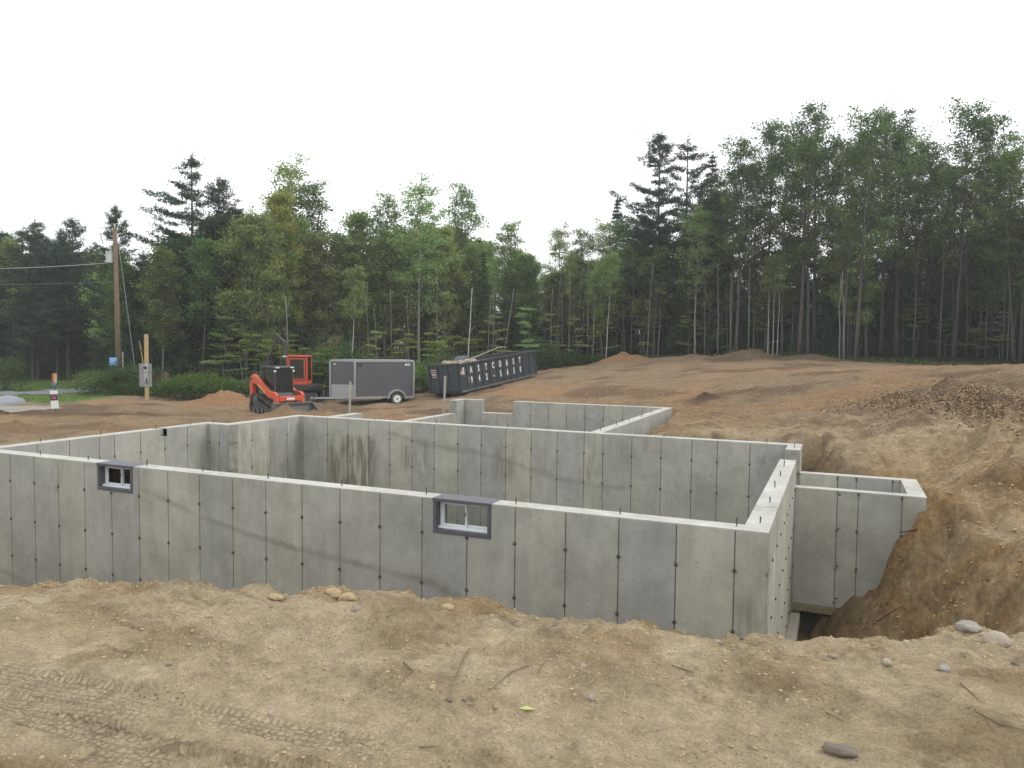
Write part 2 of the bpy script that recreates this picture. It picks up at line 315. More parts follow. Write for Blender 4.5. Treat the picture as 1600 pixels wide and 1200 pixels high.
gm = bpy.data.materials.new('soil'); gm.use_nodes = True; t = gm.node_tree; P = t.nodes['Principled BSDF']; P.inputs['Roughness'].default_value = .95; P.inputs['Specular IOR Level'].default_value = .15
N = t.nodes.new; K = t.links.new
geo = N('ShaderNodeNewGeometry'); at_ = N('ShaderNodeAttribute'); at_.attribute_name = 'soil'; tk_ = N('ShaderNodeAttribute'); tk_.attribute_name = 'track'
def noise(sc, det=5, ro=.6, vec=None):
    n = N('ShaderNodeTexNoise'); n.inputs['Scale'].default_value = sc; n.inputs['Detail'].default_value = det; n.inputs['Roughness'].default_value = ro
    K(vec or geo.outputs['Position'], n.inputs['Vector']); return n
def rng(src, a, b, c_, d_):
    m = N('ShaderNodeMapRange'); m.inputs['From Min'].default_value = a; m.inputs['From Max'].default_value = b; m.inputs['To Min'].default_value = c_; m.inputs['To Max'].default_value = d_; K(src, m.inputs['Value']); return m.outputs[0]
na_ = noise(9, 8, .72); nb = noise(70, 4, .7); nc = noise(2.3, 6, .6)
mul = N('ShaderNodeMixRGB'); mul.blend_type = 'MULTIPLY'; mul.inputs['Fac'].default_value = 1; 
ba2 = N('ShaderNodeAttribute'); ba2.attribute_name = 'bank'; cur_ = at_.outputs['Color']
for (sc_, lo, hi, a0, a1, cc) in ((1.5, .38, .6, .25, 1, (.47, .29, .13)), (2.6, .52, .68, 0, .7, (.19, .12, .065)), (4.5, .54, .7, 0, .75, (.58, .44, .26)), (7.0, .6, .7, 0, .6, (.12, .08, .05))):
    mB = N('ShaderNodeMath'); mB.operation = 'MULTIPLY'; K(ba2.outputs['Fac'], mB.inputs[0]); K(rng(noise(sc_, 7, .68).outputs['Fac'], lo, hi, a0, a1), mB.inputs[1])
    mC = N('ShaderNodeMixRGB'); K(mB.outputs[0], mC.inputs['Fac']); K(cur_, mC.inputs['Color1']); mC.inputs['Color2'].default_value = (*cc, 1); cur_ = mC.outputs[0]
K(cur_, mul.inputs['Color1'])
va = N('ShaderNodeMath'); va.operation = 'MULTIPLY'; K(rng(na_.outputs['Fac'], .3, .7, .66, 1.26), va.inputs[0]); K(rng(nb.outputs['Fac'], .3, .7, .72, 1.24), va.inputs[1])
vb = N('ShaderNodeMath'); vb.operation = 'MULTIPLY'; K(va.outputs[0], vb.inputs[0]); K(rng(nc.outputs['Fac'], .3, .7, .86, 1.12), vb.inputs[1])
K(vb.outputs[0], mul.inputs['Color2'])
# damp, darker crumbs in patches
vo = N('ShaderNodeTexVoronoi'); vo.inputs['Scale'].default_value = 38; K(geo.outputs['Position'], vo.inputs['Vector'])
sp = rng(vo.outputs['Distance'], .12, .3, .75, 0); nm = rng(noise(3.1, 4).outputs['Fac'], .5, .66, 0, 1)
mm = N('ShaderNodeMath'); mm.operation = 'MULTIPLY'; K(sp, mm.inputs[0]); K(nm, mm.inputs[1])
dk_ = N('ShaderNodeMixRGB'); K(mm.outputs[0], dk_.inputs['Fac']); K(mul.outputs[0], dk_.inputs['Color1']); dk_.inputs['Color2'].default_value = (.13, .095, .06, 1)
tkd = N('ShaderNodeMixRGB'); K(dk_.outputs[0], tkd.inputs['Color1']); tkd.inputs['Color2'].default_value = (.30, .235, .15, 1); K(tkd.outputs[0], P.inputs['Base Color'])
# relief
def bump(h, dist, st, prev=None):
    b = N('ShaderNodeBump'); b.inputs['Distance'].default_value = dist; b.inputs['Strength'].default_value = st; K(h, b.inputs['Height'])
    if prev: K(prev, b.inputs['Normal'])
    return b.outputs[0]
b0 = bump(noise(2.4, 9, .7).outputs['Fac'], .22, .7)
b1 = bump(noise(11, 9, .75).outputs['Fac'], .085, 1, b0)
b2 = bump(noise(55, 6, .75).outputs['Fac'], .024, 1, b1)
sx = N('ShaderNodeSeparateXYZ'); K(tk_.outputs['Vector'], sx.inputs[0])
wv = N('ShaderNodeCombineXYZ'); K(sx.outputs['X'], wv.inputs[0]); K(sx.outputs['Y'], wv.inputs[1])
vt = N('ShaderNodeTexVoronoi'); vt.feature = 'DISTANCE_TO_EDGE'; vt.inputs['Scale'].default_value = 27; vt.inputs['Randomness'].default_value = .5; K(wv.outputs[0], vt.inputs['Vector'])
th_ = N('ShaderNodeMath'); th_.operation = 'MULTIPLY'; K(rng(vt.outputs['Distance'], .02, .22, 0, 1), th_.inputs[0])
wear = N('ShaderNodeMath'); wear.operation = 'MULTIPLY'; K(sx.outputs['Z'], wear.inputs[0]); K(rng(nc.outputs['Fac'], .38, .54, .1, 1), wear.inputs[1]); K(wear.outputs[0], th_.inputs[1])
gp = N('ShaderNodeMath'); gp.operation = 'MULTIPLY'; K(rng(vt.outputs['Distance'], .02, .13, .42, 0), gp.inputs[0]); K(wear.outputs[0], gp.inputs[1]); K(gp.outputs[0], tkd.inputs['Fac'])
K(bump(th_.outputs[0], .034, 1, b2), P.inputs['Normal'])
tag(link('ground', me, gm), kind='structure')

def strip(name, pts, hw, lift, m, seg=150):
    pts = np.array(pts, float); tt = np.linspace(0, len(pts)-1, seg); cx = np.interp(tt, range(len(pts)), pts[:, 0]); cy = np.interp(tt, range(len(pts)), pts[:, 1])
    dx, dy = np.gradient(cx), np.gradient(cy); l = np.hypot(dx, dy); nx, ny = -dy/l, dx/l; rows = []
    for k in np.linspace(-1, 1, 9): rows.append(np.stack([cx+nx*hw*k, cy+ny*hw*k], -1))
    P_ = np.array(rows); H = height(P_[..., 0].ravel(), P_[..., 1].ravel()).reshape(P_.shape[:2])+lift
    V_ = np.concatenate([P_, H[..., None]], -1).reshape(-1, 3); i_ = np.arange(9*seg).reshape(9, seg)
    q_ = np.stack([i_[:-1, :-1], i_[:-1, 1:], i_[1:, 1:], i_[1:, :-1]], -1).reshape(-1, 4)
    return tag(link(name, npmesh(name, V_, q_, 4, True), m), kind='structure')
def lp(l, dep_): c_, s_ = math.cos(YAW), math.sin(YAW); return (l*c_-dep_*s_, l*s_+dep_*c_)
asph = mat('asphalt', (.16, .165, .175), .85, noise=(3, .6, (.12, .12, .125)), bump=(90, .3))
strip('road', [lp(-60, 31), lp(-42, 36.5), lp(-33, 39.3), lp(-29.2, 41.4), lp(-27.7, 44), lp(-27.3, 48), lp(-27.4, 53), lp(-26, 60), lp(-18, 68), lp(0, 76)], 1.55, .05, asph)
gravel = mat('gravel', (.25, .225, .185), .95, noise=(6, .8, (.24, .21, .17)), bump=(50, .6))
strip('gravel_apron', [lp(-45, 33.5), lp(-26, 32.6), lp(-21.5, 31.6), lp(-19.8, 31.2)], 1.3, .02, gravel, 120)

# ------------------------------------------------------------------ air: thin haze added over the whole place to lift the dark woods
HB = MB().box((-760, -760, -4.2), (760, 760, 24)); hm = bpy.data.materials.new('haze'); hm.use_nodes = True; ht = hm.node_tree; ht.nodes.clear()
pv = ht.nodes.new('ShaderNodeVolumePrincipled'); pv.inputs['Density'].default_value = .00095; pv.inputs['Color'].default_value = (.93, .95, .97, 1); pv.inputs['Anisotropy'].default_value = .2
hmo = ht.nodes.new('ShaderNodeOutputMaterial'); ht.links.new(pv.outputs[0], hmo.inputs['Volume']); tag(HB.build('haze', hm), 'added pale haze filling the air over the clearing', 'haze', kind='stuff')
# ------------------------------------------------------------------ foundation
def concrete(name, base, joints=False):
    m = bpy.data.materials.new(name); m.use_nodes = True; t = m.node_tree; P = t.nodes['Principled BSDF']; P.inputs['Roughness'].default_value = .82; P.inputs['Specular IOR Level'].default_value = .3
    N = t.nodes.new; K = t.links.new; geo = N('ShaderNodeNewGeometry'); oi = N('ShaderNodeObjectInfo'); tc = N('ShaderNodeTexCoord')
    def noise(sc, det=6, ro=.6, vec=None):
        n = N('ShaderNodeTexNoise'); n.inputs['Scale'].default_value = sc; n.inputs['Detail'].default_value = det; n.inputs['Roughness'].default_value = ro
        K(vec or geo.outputs['Position'], n.inputs['Vector']); return n.outputs['Fac']
    def rng(src, a, b, c, d):
        m_ = N('ShaderNodeMapRange'); m_.inputs['From Min'].default_value = a; m_.inputs['From Max'].default_value = b; m_.inputs['To Min'].default_value = c; m_.inputs['To Max'].default_value = d; K(src, m_.inputs['Value']); return m_.outputs[0]
    def mth(op, a, b):
        n = N('ShaderNodeMath'); n.operation = op
        for i, v in enumerate((a, b)):
            if isinstance(v, (int, float)): n.inputs[i].default_value = v
            else: K(v, n.inputs[i])
        return n.outputs[0]
    def mix(f, a, b, bt='MIX'):
        n = N('ShaderNodeMixRGB'); n.blend_type = bt
        for i, v in (('Fac', f), ('Color1', a), ('Color2', b)):
            if isinstance(v, (int, float)): n.inputs[i].default_value = v
            elif isinstance(v, tuple): n.inputs[i].default_value = (*v, 1)
            else: K(v, n.inputs[i])
        return n.outputs[0]
    # stretched vertically: run-down streaks
    mp = N('ShaderNodeMapping'); mp.inputs['Scale'].default_value = (1, 1, .16); K(geo.outputs['Position'], mp.inputs['Vector'])
    big = noise(1.3, 5); fine = noise(26, 6, .7); streak = noise(5.5, 6, .65, mp.outputs[0]); mid = noise(6, 7, .68)
    br, bgn, bb = base
    tone = mix(rng(oi.outputs['Random'], 0, 1, .1, .9) if joints else .5, (br*.98, bgn*1.0, bb*1.05), (br*1.04, bgn*1.03, bb*.93))
    v = mth('MULTIPLY', rng(big, .3, .7, .84, 1.13), rng(mid, .3, .7, .9, 1.1)); v = mth('MULTIPLY', v, rng(fine, .3, .7, .94, 1.06)); v = mth('MULTIPLY', v, rng(streak, .38, .62, .93, 1.05))
    if joints: v = mth('MULTIPLY', v, rng(oi.outputs['Random'], 0, 1, .93, 1.05))
    col = mix(1, tone, v, 'MULTIPLY')
    # olive damp streaks in patches
    patch = mth('MULTIPLY', rng(noise(.75, 3), .55, .68, 0, 1), rng(streak, .48, .62, 0, .55)); col = mix(patch, col, (.17, .155, .10))
    # bug holes
    vo = N('ShaderNodeTexVoronoi'); vo.inputs['Scale'].default_value = 17; K(geo.outputs['Position'], vo.inputs['Vector'])
    hole = mth('MULTIPLY', rng(vo.outputs['Distance'], .09, .16, 1, 0), rng(noise(2.2, 3), .5, .62, 0, .75)); col = mix(hole, col, (.12, .115, .10))
    if joints:
        # stains round each tie and along the form joints; panel local coords: x across, z height
        sp = N('ShaderNodeSeparateXYZ'); K(tc.outputs['Object'], sp.inputs[0]); at_ = N('ShaderNodeAttribute'); at_.attribute_type = 'OBJECT'; at_.attribute_name = 'half_width'
        dx = mth('SUBTRACT', at_.outputs['Fac'], mth('ABSOLUTE', sp.outputs['X'], 0))
        line = rng(dx, .0, .016, .5, 0); col = mix(mth('MULTIPLY', line, rng(noise(7, 3), .35, .6, .35, 1)), col, (.13, .12, .10))
        dzs = None
        for zt in (-.43, -1.05, -1.66, -2.2):
            q_ = mth('SUBTRACT', sp.outputs['Z'], zt); q2 = mth('ADD', mth('MULTIPLY', q_, q_), mth('MULTIPLY', dx, dx)); dzs = q2 if dzs is None else mth('MINIMUM', dzs, q2)
        col = mix(mth('MULTIPLY', rng(mth('SQRT', dzs, 0), .012, .036, .8, 0), rng(noise(30, 2), .3, .6, .5, 1)), col, (.12, .11, .09))
        # pour line: a dark cold-joint band that sags along the front wall and across the back wall
        ps = N('ShaderNodeSeparateXYZ'); K(geo.outputs['Position'], ps.inputs[0])
        for pts, ylo, yhi, wd, st in (([(-9.3,-.30),(-8.27,-.56),(-7.54,-.70),(-6.95,-.80),(-6.35,-.86),(-5.75,-.92),(-5.15,-.97),(-4.55,-1.03),(-4.13,-1.12),(-3.7,-1.3),(-3.2,-1.5)], 7, 8.2, .035, .5),
                                  ([(-13.2,-1.85),(-12.4,-1.95),(-11.7,-2.1),(-10.5,-2.4)], 7, 8.2, .04, .4), ([(-9.8,-.25),(-8.6,-.5),(-7.2,-.62),(-6.2,-.85),(-5.2,-1.05),(-4,-1.1)], 14.9, 15.4, .05, .4)):
            fc = N('ShaderNodeFloatCurve'); x0, x1 = pts[0][0], pts[-1][0]; cu = fc.mapping.curves[0]
            for k_, (px_, pz_) in enumerate(pts):
                u_ = (px_-x0)/(x1-x0); v_ = (pz_+2.5)/2.5
                if k_ == 0: cu.points[0].location = (u_, v_)
                elif k_ == len(pts)-1: cu.points[-1].location = (u_, v_)
                else: cu.points.new(u_, v_)
            fc.mapping.update(); K(rng(ps.outputs['X'], x0, x1, 0, 1), fc.inputs['Value'])
            zc = mth('SUBTRACT', mth('MULTIPLY', fc.outputs[0], 2.5), 2.5)
            dd = mth('ABSOLUTE', mth('ADD', mth('SUBTRACT', ps.outputs['Z'], zc), rng(mid, .3, .7, -.03, .03)), 0)
            bandm = mth('MULTIPLY', rng(dd, .01, wd*2, st, 0), mth('MULTIPLY', mth('GREATER_THAN', ps.outputs['Y'], ylo), mth('LESS_THAN', ps.outputs['Y'], yhi)))
            bandm = mth('MULTIPLY', bandm, mth('MULTIPLY', mth('GREATER_THAN', ps.outputs['X'], x0), mth('LESS_THAN', ps.outputs['X'], x1)))
            bandm = mth('MULTIPLY', bandm, rng(noise(1.7, 3), .35, .6, .35, 1)); col = mix(bandm, col, (.15, .14, .115))
    if joints:
        mp2 = N('ShaderNodeMapping'); mp2.inputs['Scale'].default_value = (1, 1, .12); K(geo.outputs['Position'], mp2.inputs['Vector']); st2 = noise(9, 5, .6, mp2.outputs[0])
        def win(src, a0, a1, f_): return mth('MULTIPLY', rng(src, a0, a0+f_, 0, 1), rng(src, a1-f_, a1, 1, 0))
        for xa_, xb_, za_, zb2, ya_, yb2, sg in ((-11.6, -10.05, -1.9, -.3, 15, 15.2, .8), (-9.5, -8.6, -1.2, -.35, 15, 15.2, .55), (-12.5, -12.2, -1.9, -.1, 12.6, 15.2, .5), (-.95, -.6, -1.3, -.55, 7.7, 7.8, .6), (-1.45, -.95, -.5, -.15, 15, 15.2, .6), (-7.1, -6.4, -1.3, -.3, 15, 15.2, .45)):
            k3 = mth('MULTIPLY', win(ps.outputs['X'], xa_, xb_, .18), mth('MULTIPLY', win(ps.outputs['Z'], za_, zb2, .22), win(ps.outputs['Y'], ya_, yb2, .01)))
            col = mix(mth('MULTIPLY', mth('MULTIPLY', k3, rng(st2, .42, .56, 0, 1)), sg), col, (.15, .14, .10))
    K(col, P.inputs['Base Color'])
    b = N('ShaderNodeBump'); b.inputs['Distance'].default_value = .006; b.inputs['Strength'].default_value = .5; K(mth('ADD', mth('MULTIPLY', mid, .7), mth('SUBTRACT', fine, mth('MULTIPLY', hole, .8))), b.inputs['Height'])
    K(b.outputs[0], P.inputs['Normal']); return m
CONC = concrete('formed_concrete', (.355, .35, .315), True); CAP = concrete('trowelled_skylit_concrete', (.42, .41, .385)); DARKC = mat('joint_shadow_concrete', (.10, .095, .08), .95, bump=(30, .4))  # CAP is paler: trowelled laitance, plus skylight on the tops put into the colour
TIE = mat('rusty_steel', (.08, .07, .055), .8, .3, noise=(40, .8, (.13, .06, .035))); STEEL = mat('galvanised_bolt', (.32, .32, .31), .45, .8)
fnd = empty('house_foundation', (-7, 7.775, -2.44), 0, 'new grey concrete house foundation with bolts along its pale top edges and two small windows', 'foundation')
OFF = Vector(fnd.location)
def part(mb, name, m, **k):
    o = mb.build(name, m, fnd, **k); o.matrix_parent_inverse = Matrix.Translation(-OFF); o['half_width'] = 99.0; return o
tie_mb = MB(); tie_mb.box((-.017, -.014, -.006), (.017, .006, .006)); tie_mb.box((-.008, -.01, -.014), (.008, .004, .014))
tie_me = tie_mb.mesh('form_tie'); tie_me.materials.append(TIE)
bolt_mb = MB(); bolt_mb.cyl((0, 0, .03), .007, .085, n=8); bolt_mb.cyl((0, 0, .055), .0095, .012, n=6)
bolt_me = bolt_mb.mesh('anchor_bolt'); bolt_me.materials.append(mat('dark_bolt_steel', (.10, .10, .10), .5, .7))
def child(name, me, loc, rz=0, parent=None):
    o = link(name, me, None, parent or fnd, loc, rz); o.matrix_parent_inverse = Matrix.Translation(-OFF); return o
def wall(p0, p1, th_, z0, z1, joints, inner=True, name='wall_panel', ties=(), holes=(), side='R', bolts=None, tierows=(-.43,-1.05,-1.66,-2.2), cap=True):
    """a straight wall from p0 to p1 on its face line; thickness extends to the left of the direction; joints = distances along it"""
    a = Vector((*p0, 0)); b = Vector((*p1, 0)); dr = (b-a); Ln = dr.length; dr.normalize(); ang = math.atan2(dr.y, dr.x)
    def W(s, o_, z): return (a.x+dr.x*s-dr.y*o_, a.y+dr.y*s+dr.x*o_, z)
    js = sorted([0]+[j for j in joints if .08 < j < Ln-.08]+[Ln]); g = .0045
    zt = z1-(.014 if cap else 0)
    for j0, j1 in zip(js[:-1], js[1:]):
        s0 = j0+(g if j0 > 0 else 0); s1 = j1-(g if j1 < Ln else 0); c_ = (j0+j1)/2; mb = MB()
        hs = [h for h in holes if h[1] > s0 and h[0] < s1]
        if not hs: mb.box((s0-c_, 0, z0), (s1-c_, th_, zt))
        else:
            h0, h1, hb = hs[0]; mb.box((s0-c_, 0, z0), (s1-c_, th_, hb))
            if h0 > s0+.01: mb.box((s0-c_, 0, hb), (h0-c_, th_, zt))
            if h1 < s1-.01: mb.box((h1-c_, 0, hb), (s1-c_, th_, zt))
        o = part(mb, name, CONC, loc=W(c_, 0, 0), rz=ang); o['half_width'] = (j1-j0)/2
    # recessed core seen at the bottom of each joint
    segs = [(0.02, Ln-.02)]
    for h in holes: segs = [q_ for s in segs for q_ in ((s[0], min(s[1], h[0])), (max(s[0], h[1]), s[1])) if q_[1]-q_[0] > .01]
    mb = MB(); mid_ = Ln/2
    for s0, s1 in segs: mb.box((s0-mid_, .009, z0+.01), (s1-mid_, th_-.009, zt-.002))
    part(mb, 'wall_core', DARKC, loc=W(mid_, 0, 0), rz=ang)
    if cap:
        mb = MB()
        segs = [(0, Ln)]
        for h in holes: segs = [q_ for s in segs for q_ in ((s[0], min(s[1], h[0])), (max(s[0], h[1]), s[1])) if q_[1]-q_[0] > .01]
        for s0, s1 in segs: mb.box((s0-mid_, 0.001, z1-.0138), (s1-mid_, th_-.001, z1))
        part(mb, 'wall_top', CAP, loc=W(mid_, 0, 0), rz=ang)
    for s in ties:
        for zt_ in tierows:
            if zt_ > z1-.05 or zt_ < z0: continue
            if any(h[0]-.05 < s < h[1]+.05 and zt_ > h[2] for h in holes): continue
            zz = zt_+random.uniform(-.012, .012)
            if side in 'RB': child('form_tie', tie_me, W(s+random.uniform(-.006, .006), 0, zz), ang)
            if side in 'LB': child('form_tie', tie_me, W(s+random.uniform(-.006, .006), th_, zz), ang+math.pi)
    for s in (bolts or []):
        o = child('anchor_bolt', bolt_me, W(s, th_*random.uniform(.42, .58), z1), random.uniform(0, 3)); o.rotation_euler = (random.uniform(-.06, .06), random.uniform(-.06, .06), 0); o.scale = (1, 1, random.uniform(.9, 1.3))
FL, FR, FY, T = -13.27, -.585, 7.775, .255
jx = [-12.79,-12.197,-11.616,-11.05,-10.463,-9.879,-9.305,-8.73,-8.131,-7.523,-6.948,-6.349,-5.751,-5.149,-4.549,-3.941,-3.326,-2.717,-2.113,-1.497,-.905]
fj = [j-FL for j in jx]; ZB = -2.44
W1 = (-10.17-FL, -9.43-FL, -.40); W2 = (-4.395-FL, -3.63-FL, -.415)
wall((FL, FY), (FR, FY), T, ZB, 0, fj, ties=fj, holes=[W1, W2], bolts=[v-FL for v in (-12.7,-11.66,-10.53,-9.3,-8.21,-7.01,-5.82,-4.57,-3.37,-2.14,-.91)])
# right wall, running away; its outer face is on the right -> direction +Y with thickness to the left
ry0, ry1, ry2, ry3 = FY+T, 13.06, 14.42, 15.10
rj = [.33+.6096*k for k in range(1, 8)]
wall((FR, ry0), (FR, ry1), T, ZB, 0, [.33]+rj, ties=[.33]+rj, side='R', bolts=[.15, 1.3, 2.35, 3.3, 4.3])
wall((FR, ry2), (FR, ry3), T, ZB, 0, [], bolts=[.3])
# back wall: inner face towards the camera
bjx = [-11.535,-10.939,-10.328,-9.728,-9.121,-8.521,-7.905,-7.312,-6.707,-6.1,-5.497,-4.893,-4.478,-3.863,-3.253,-2.637,-2.139,-1.523]
BX0 = -12.63
wall((BX0, 15.10), (FR, 15.10), T, ZB, 0, [j-BX0 for j in bjx]+[.33], ties=[j-BX0 for j in bjx], side='R', tierows=(-.43,-1.05,-1.66), bolts=[.6,2.4,4.1,5.9,7.7,9.4,11.4])
# jog: inner face looks +X
wall((-12.38, 12.955), (-12.38, 15.10), T, ZB, 0, [.45, 1.06, 1.67], ties=[.45, 1.06, 1.67], side='R', tierows=(-.43,-1.05,-1.66))
wall((-13.27, 12.70), (-12.38, 12.70), T, ZB, 0, [.31, .6], ties=[.31, .6], side='R', tierows=(-.43,-1.05), bolts=[.3])
lj = [.75, 1.36, 1.97, 2.3, 2.9, 3.5, 4.1]
wall((-13.015, FY+T), (-13.015, 12.70), T, ZB, 0, lj, ties=[2.3, 2.9, 3.5, 4.1], side='R', tierows=(-.43,-1.05), holes=[(3.36, 3.56, -.17)], bolts=[.9, 2.1, 3.4, 4.3])
part(MB().box((-13.26, 11.38, -.169), (-13.12, 11.60, -.016)), 'pocket_back', CONC)
# garage
wall((-11.50, 15.357), (-11.50, 16.5), T, ZB, 0, [.55], bolts=[.6])
gz = -.42
wall((-11.50, 16.5), (-11.50, 21.85), T, ZB, gz, [.6096*k for k in range(1, 9)], ties=[.6096*k for k in range(4, 9)], side='R', tierows=(-.62,))
wall((-11.50, 21.85), (-11.50, 22.45), T, ZB, 0, [.3], ties=[.02], side='R', tierows=(-.43,))
wall((-11.755, 22.45), (-10.89, 22.45), T, ZB, 0, [.26], ties=[.3], side='R', tierows=(-.43,))
wall((-10.89, 22.45), (-9.73, 22.45), T, ZB, gz, [.58])
gj = [.1+.6096*k for k in range(1, 8)]
wall((-9.73, 22.45), (-4.57, 22.45), T, ZB, 0, [.02+.61*k for k in range(1, 9)], ties=[.02+.61*k for k in range(0, 9)], side='R', tierows=(-.43,), bolts=[1.1, 3.2])
wall((-4.57, 15.357), (-4.57, 22.45), T, ZB, 0, [.4+.6096*k for k in range(11)], ties=[.4+.6096*k for k in range(5, 11)], side='R', tierows=(-.43,-1.05), bolts=[.3, 1.6, 2.7, 3.9, 5.1, 6.3])
# bulkhead
bz, bb = -.40, -2.28
wall((FR+.003, 12.813), (1.29, 12.813), .2, bb, bz, [.08, .63, .93, 1.54], ties=[.66, .93, 1.54], side='R', tierows=(-.46,-1.02,-1.6,-2.12))
wall((FR+.003, 14.35), (1.04, 14.35), .2, bb, bz, [.63, .93, 1.5], ties=[.63, .93, 1.5], side='R', tierows=(-.46,))
wall((1.29, 13.013), (1.29, 14.55), .25, bb, bz, [.6, 1.0], ties=[], side='R', tierows=(-.46,))
o = MB().box((-.68, 12.78, -2.40), (.62, 12.86, -2.29)); part(o, 'form_board', mat('wet_form_lumber', (.26, .22, .13), .8, noise=(8, .7, (.13, .11, .07))), bevel=.006)
ft = MB().box((-13.4, 7.65, -2.68), (-.45, 8.15, -2.45)); ft.box((-.97, 8.15, -2.68), (-.45, 15.5, -2.45)); ft.box((-12.8, 14.97, -2.68), (-.98, 15.48, -2.45))
part(ft, 'footing_or_void_shade', concrete('footing_concrete', (.36, .33, .27)))
part(MB().box((-.44, 13.05, -3.2), (.9, 13.3, -2.3)), 'footing_or_void_shade', DARKC)  # dark block under the bulkhead; its colour stands for the void's deep shade

# basement windows
BUCK = mat('grey_window_buck', (.085, .085, .10), .5, noise=(5, .5, (.12, .12, .135)), bump=(60, .1)); VINYL = mat('white_vinyl', (.72, .74, .76), .35)
gl = bpy.data.materials.new('window_glass'); gl.use_nodes = True; t = gl.node_tree; t.nodes.clear()
a1 = t.nodes.new('ShaderNodeBsdfTransparent'); a1.inputs[0].default_value = (.80, .85, .84, 1); a2 = t.nodes.new('ShaderNodeBsdfGlossy'); a2.inputs['Roughness'].default_value = .04; fr = t.nodes.new('ShaderNodeFresnel'); fr.inputs[0].default_value = 1.5
a3 = t.nodes.new('ShaderNodeMixShader'); a4 = t.nodes.new('ShaderNodeOutputMaterial'); t.links.new(fr.outputs[0], a3.inputs[0]); t.links.new(a1.outputs[0], a3.inputs[1]); t.links.new(a2.outputs[0], a3.inputs[2]); t.links.new(a3.outputs[0], a4.inputs[0])
for (h0, h1, hb) in (W1, W2):
    x0, x1 = FL+h0, FL+h1; y0, y1 = FY-.012, FY+T+.012; zt = .006; fw_ = .045
    mb = MB(); mb.box((x0+.002, y0, hb+.002), (x1-.002, y1, hb+.05)); mb.box((x0+.002, y0, hb+.0502), (x0+fw_, y1, zt-.0402)); mb.box((x1-fw_, y0, hb+.0502), (x1-.002, y1, zt-.0402)); mb.box((x0-.006, y0-.004, zt-.04), (x1+.006, y1+.004, zt))
    bk_ = part(mb, 'basement_window', BUCK, bevel=.004)
    def sub(mb_, name, m_, **k):
        o_ = mb_.build(name, m_, bk_, **k); o_.matrix_parent_inverse = Matrix.Identity(4); return o_
    ix0, ix1, iz0, iz1 = x0+fw_+.001, x1-fw_-.001, hb+.051, zt-.041; ya, yb = FY+.09, FY+.17; v = .028
    mb = MB(); mb.box((ix0, ya-.05, iz0), (ix1, yb+.02, iz0+v)); mb.box((ix0, ya, iz1-v), (ix1, yb, iz1)); mb.box((ix0, ya, iz0+v+.0002), (ix0+v, yb, iz1-v-.0002)); mb.box((ix1-v, ya, iz0+v+.0002), (ix1, yb, iz1-v-.0002))
    sub(mb, 'window_frame', VINYL, bevel=.003)
    xm = (ix0+ix1)/2
    mb = MB(); e = .018
    for sx0, sx1, yy in ((ix0+v, xm+.012, ya+.012), (xm-.012, ix1-v, ya+.045)):
        za, zb_ = iz0+v+.001, iz1-v-.001
        s_ = MB(); s_.box((sx0+.001, yy, za), (sx0+e, yy+.022, zb_)); s_.box((sx1-e, yy, za), (sx1-.001, yy+.022, zb_)); s_.box((sx0+e+.0002, yy, za), (sx1-e-.0002, yy+.022, za+e)); s_.box((sx0+e+.0002, yy, zb_-e), (sx1-e-.0002, yy+.022, zb_))
        sub(s_, 'sash', VINYL, bevel=.002)
        sub(MB().box((sx0+e, yy+.009, za+e), (sx1-e, yy+.013, zb_-e)), 'pane', gl)
    sub(MB().box((xm-.005, ya+.0, iz0+.16), (xm+.006, ya+.012, iz0+.2)), 'latch', mat('black_latch', (.02, .02, .02), .4))

# ------------------------------------------------------------------ trees
BARK = mat('grey_bark', (.085, .08, .07), .9, noise=(5, .9, (.055, .052, .045)), bump=(30, .6)); BARKD = mat('dark_bark', (.085, .07, .055), .95, noise=(4, .8, (.045, .04, .032)), bump=(25, .7))
BIRCH = mat('white_birch_bark', (.52, .51, .47), .75, noise=(7, .8, (.25, .24, .21))); BARKL = mat('pale_beech_bark', (.19, .185, .16), .85, noise=(5, .8, (.15, .145, .12)))
LM = {'maple': leafmat('maple_leaves', (.072, .139, .045), (.174, .257, .088), (.272, .301, .106)), 'dark': leafmat('oak_leaves', (.053, .099, .039), (.121, .182, .068)),
      'light': leafmat('light_leaves', (.158, .251, .090), (.323, .421, .153), (.448, .484, .179)), 'yellow': leafmat('yellowing_leaves', (.150, .200, .056), (.338, .338, .075), (.450, .350, .075)),
      'pine': leafmat('pine_needles', (.031, .064, .038), (.075, .121, .062), trans=.2), 'hemlock': leafmat('hemlock_needles', (.030, .060, .027), (.075, .120, .048), trans=.2),
      'beech': leafmat('beech_leaves', (.143, .222, .051), (.286, .358, .094), (.415, .415, .129)), 'shrub': leafmat('shrub_leaves', (.052, .103, .025), (.115, .178, .046))}
def rot_frames(n, up_bias, rng_):
    nrm = rng_.normal(size=(n, 3)); nrm[:, 2] = np.abs(nrm[:, 2])+up_bias; nrm /= np.linalg.norm(nrm, axis=1)[:, None]
    a = rng_.normal(size=(n, 3)); u = np.cross(nrm, a); u /= np.linalg.norm(u, axis=1)[:, None]; v = np.cross(nrm, u); return u, v, nrm
def leaf_mesh(name, C, sl_, sw, m, rng_, up_bias=.3, var=.35):
    n = len(C); u, v, nn = rot_frames(n, up_bias, rng_); k = (1+rng_.uniform(-var, var, n))[:, None]
    V = np.stack([C-u*sl_*k, C+v*sw*k+nn*.02, C+u*sl_*k, C-v*sw*k+nn*.02], 1).reshape(-1, 3)
    me = npmesh(name, V, np.arange(4*n).reshape(n, 4), 4); me.materials.append(m); return me
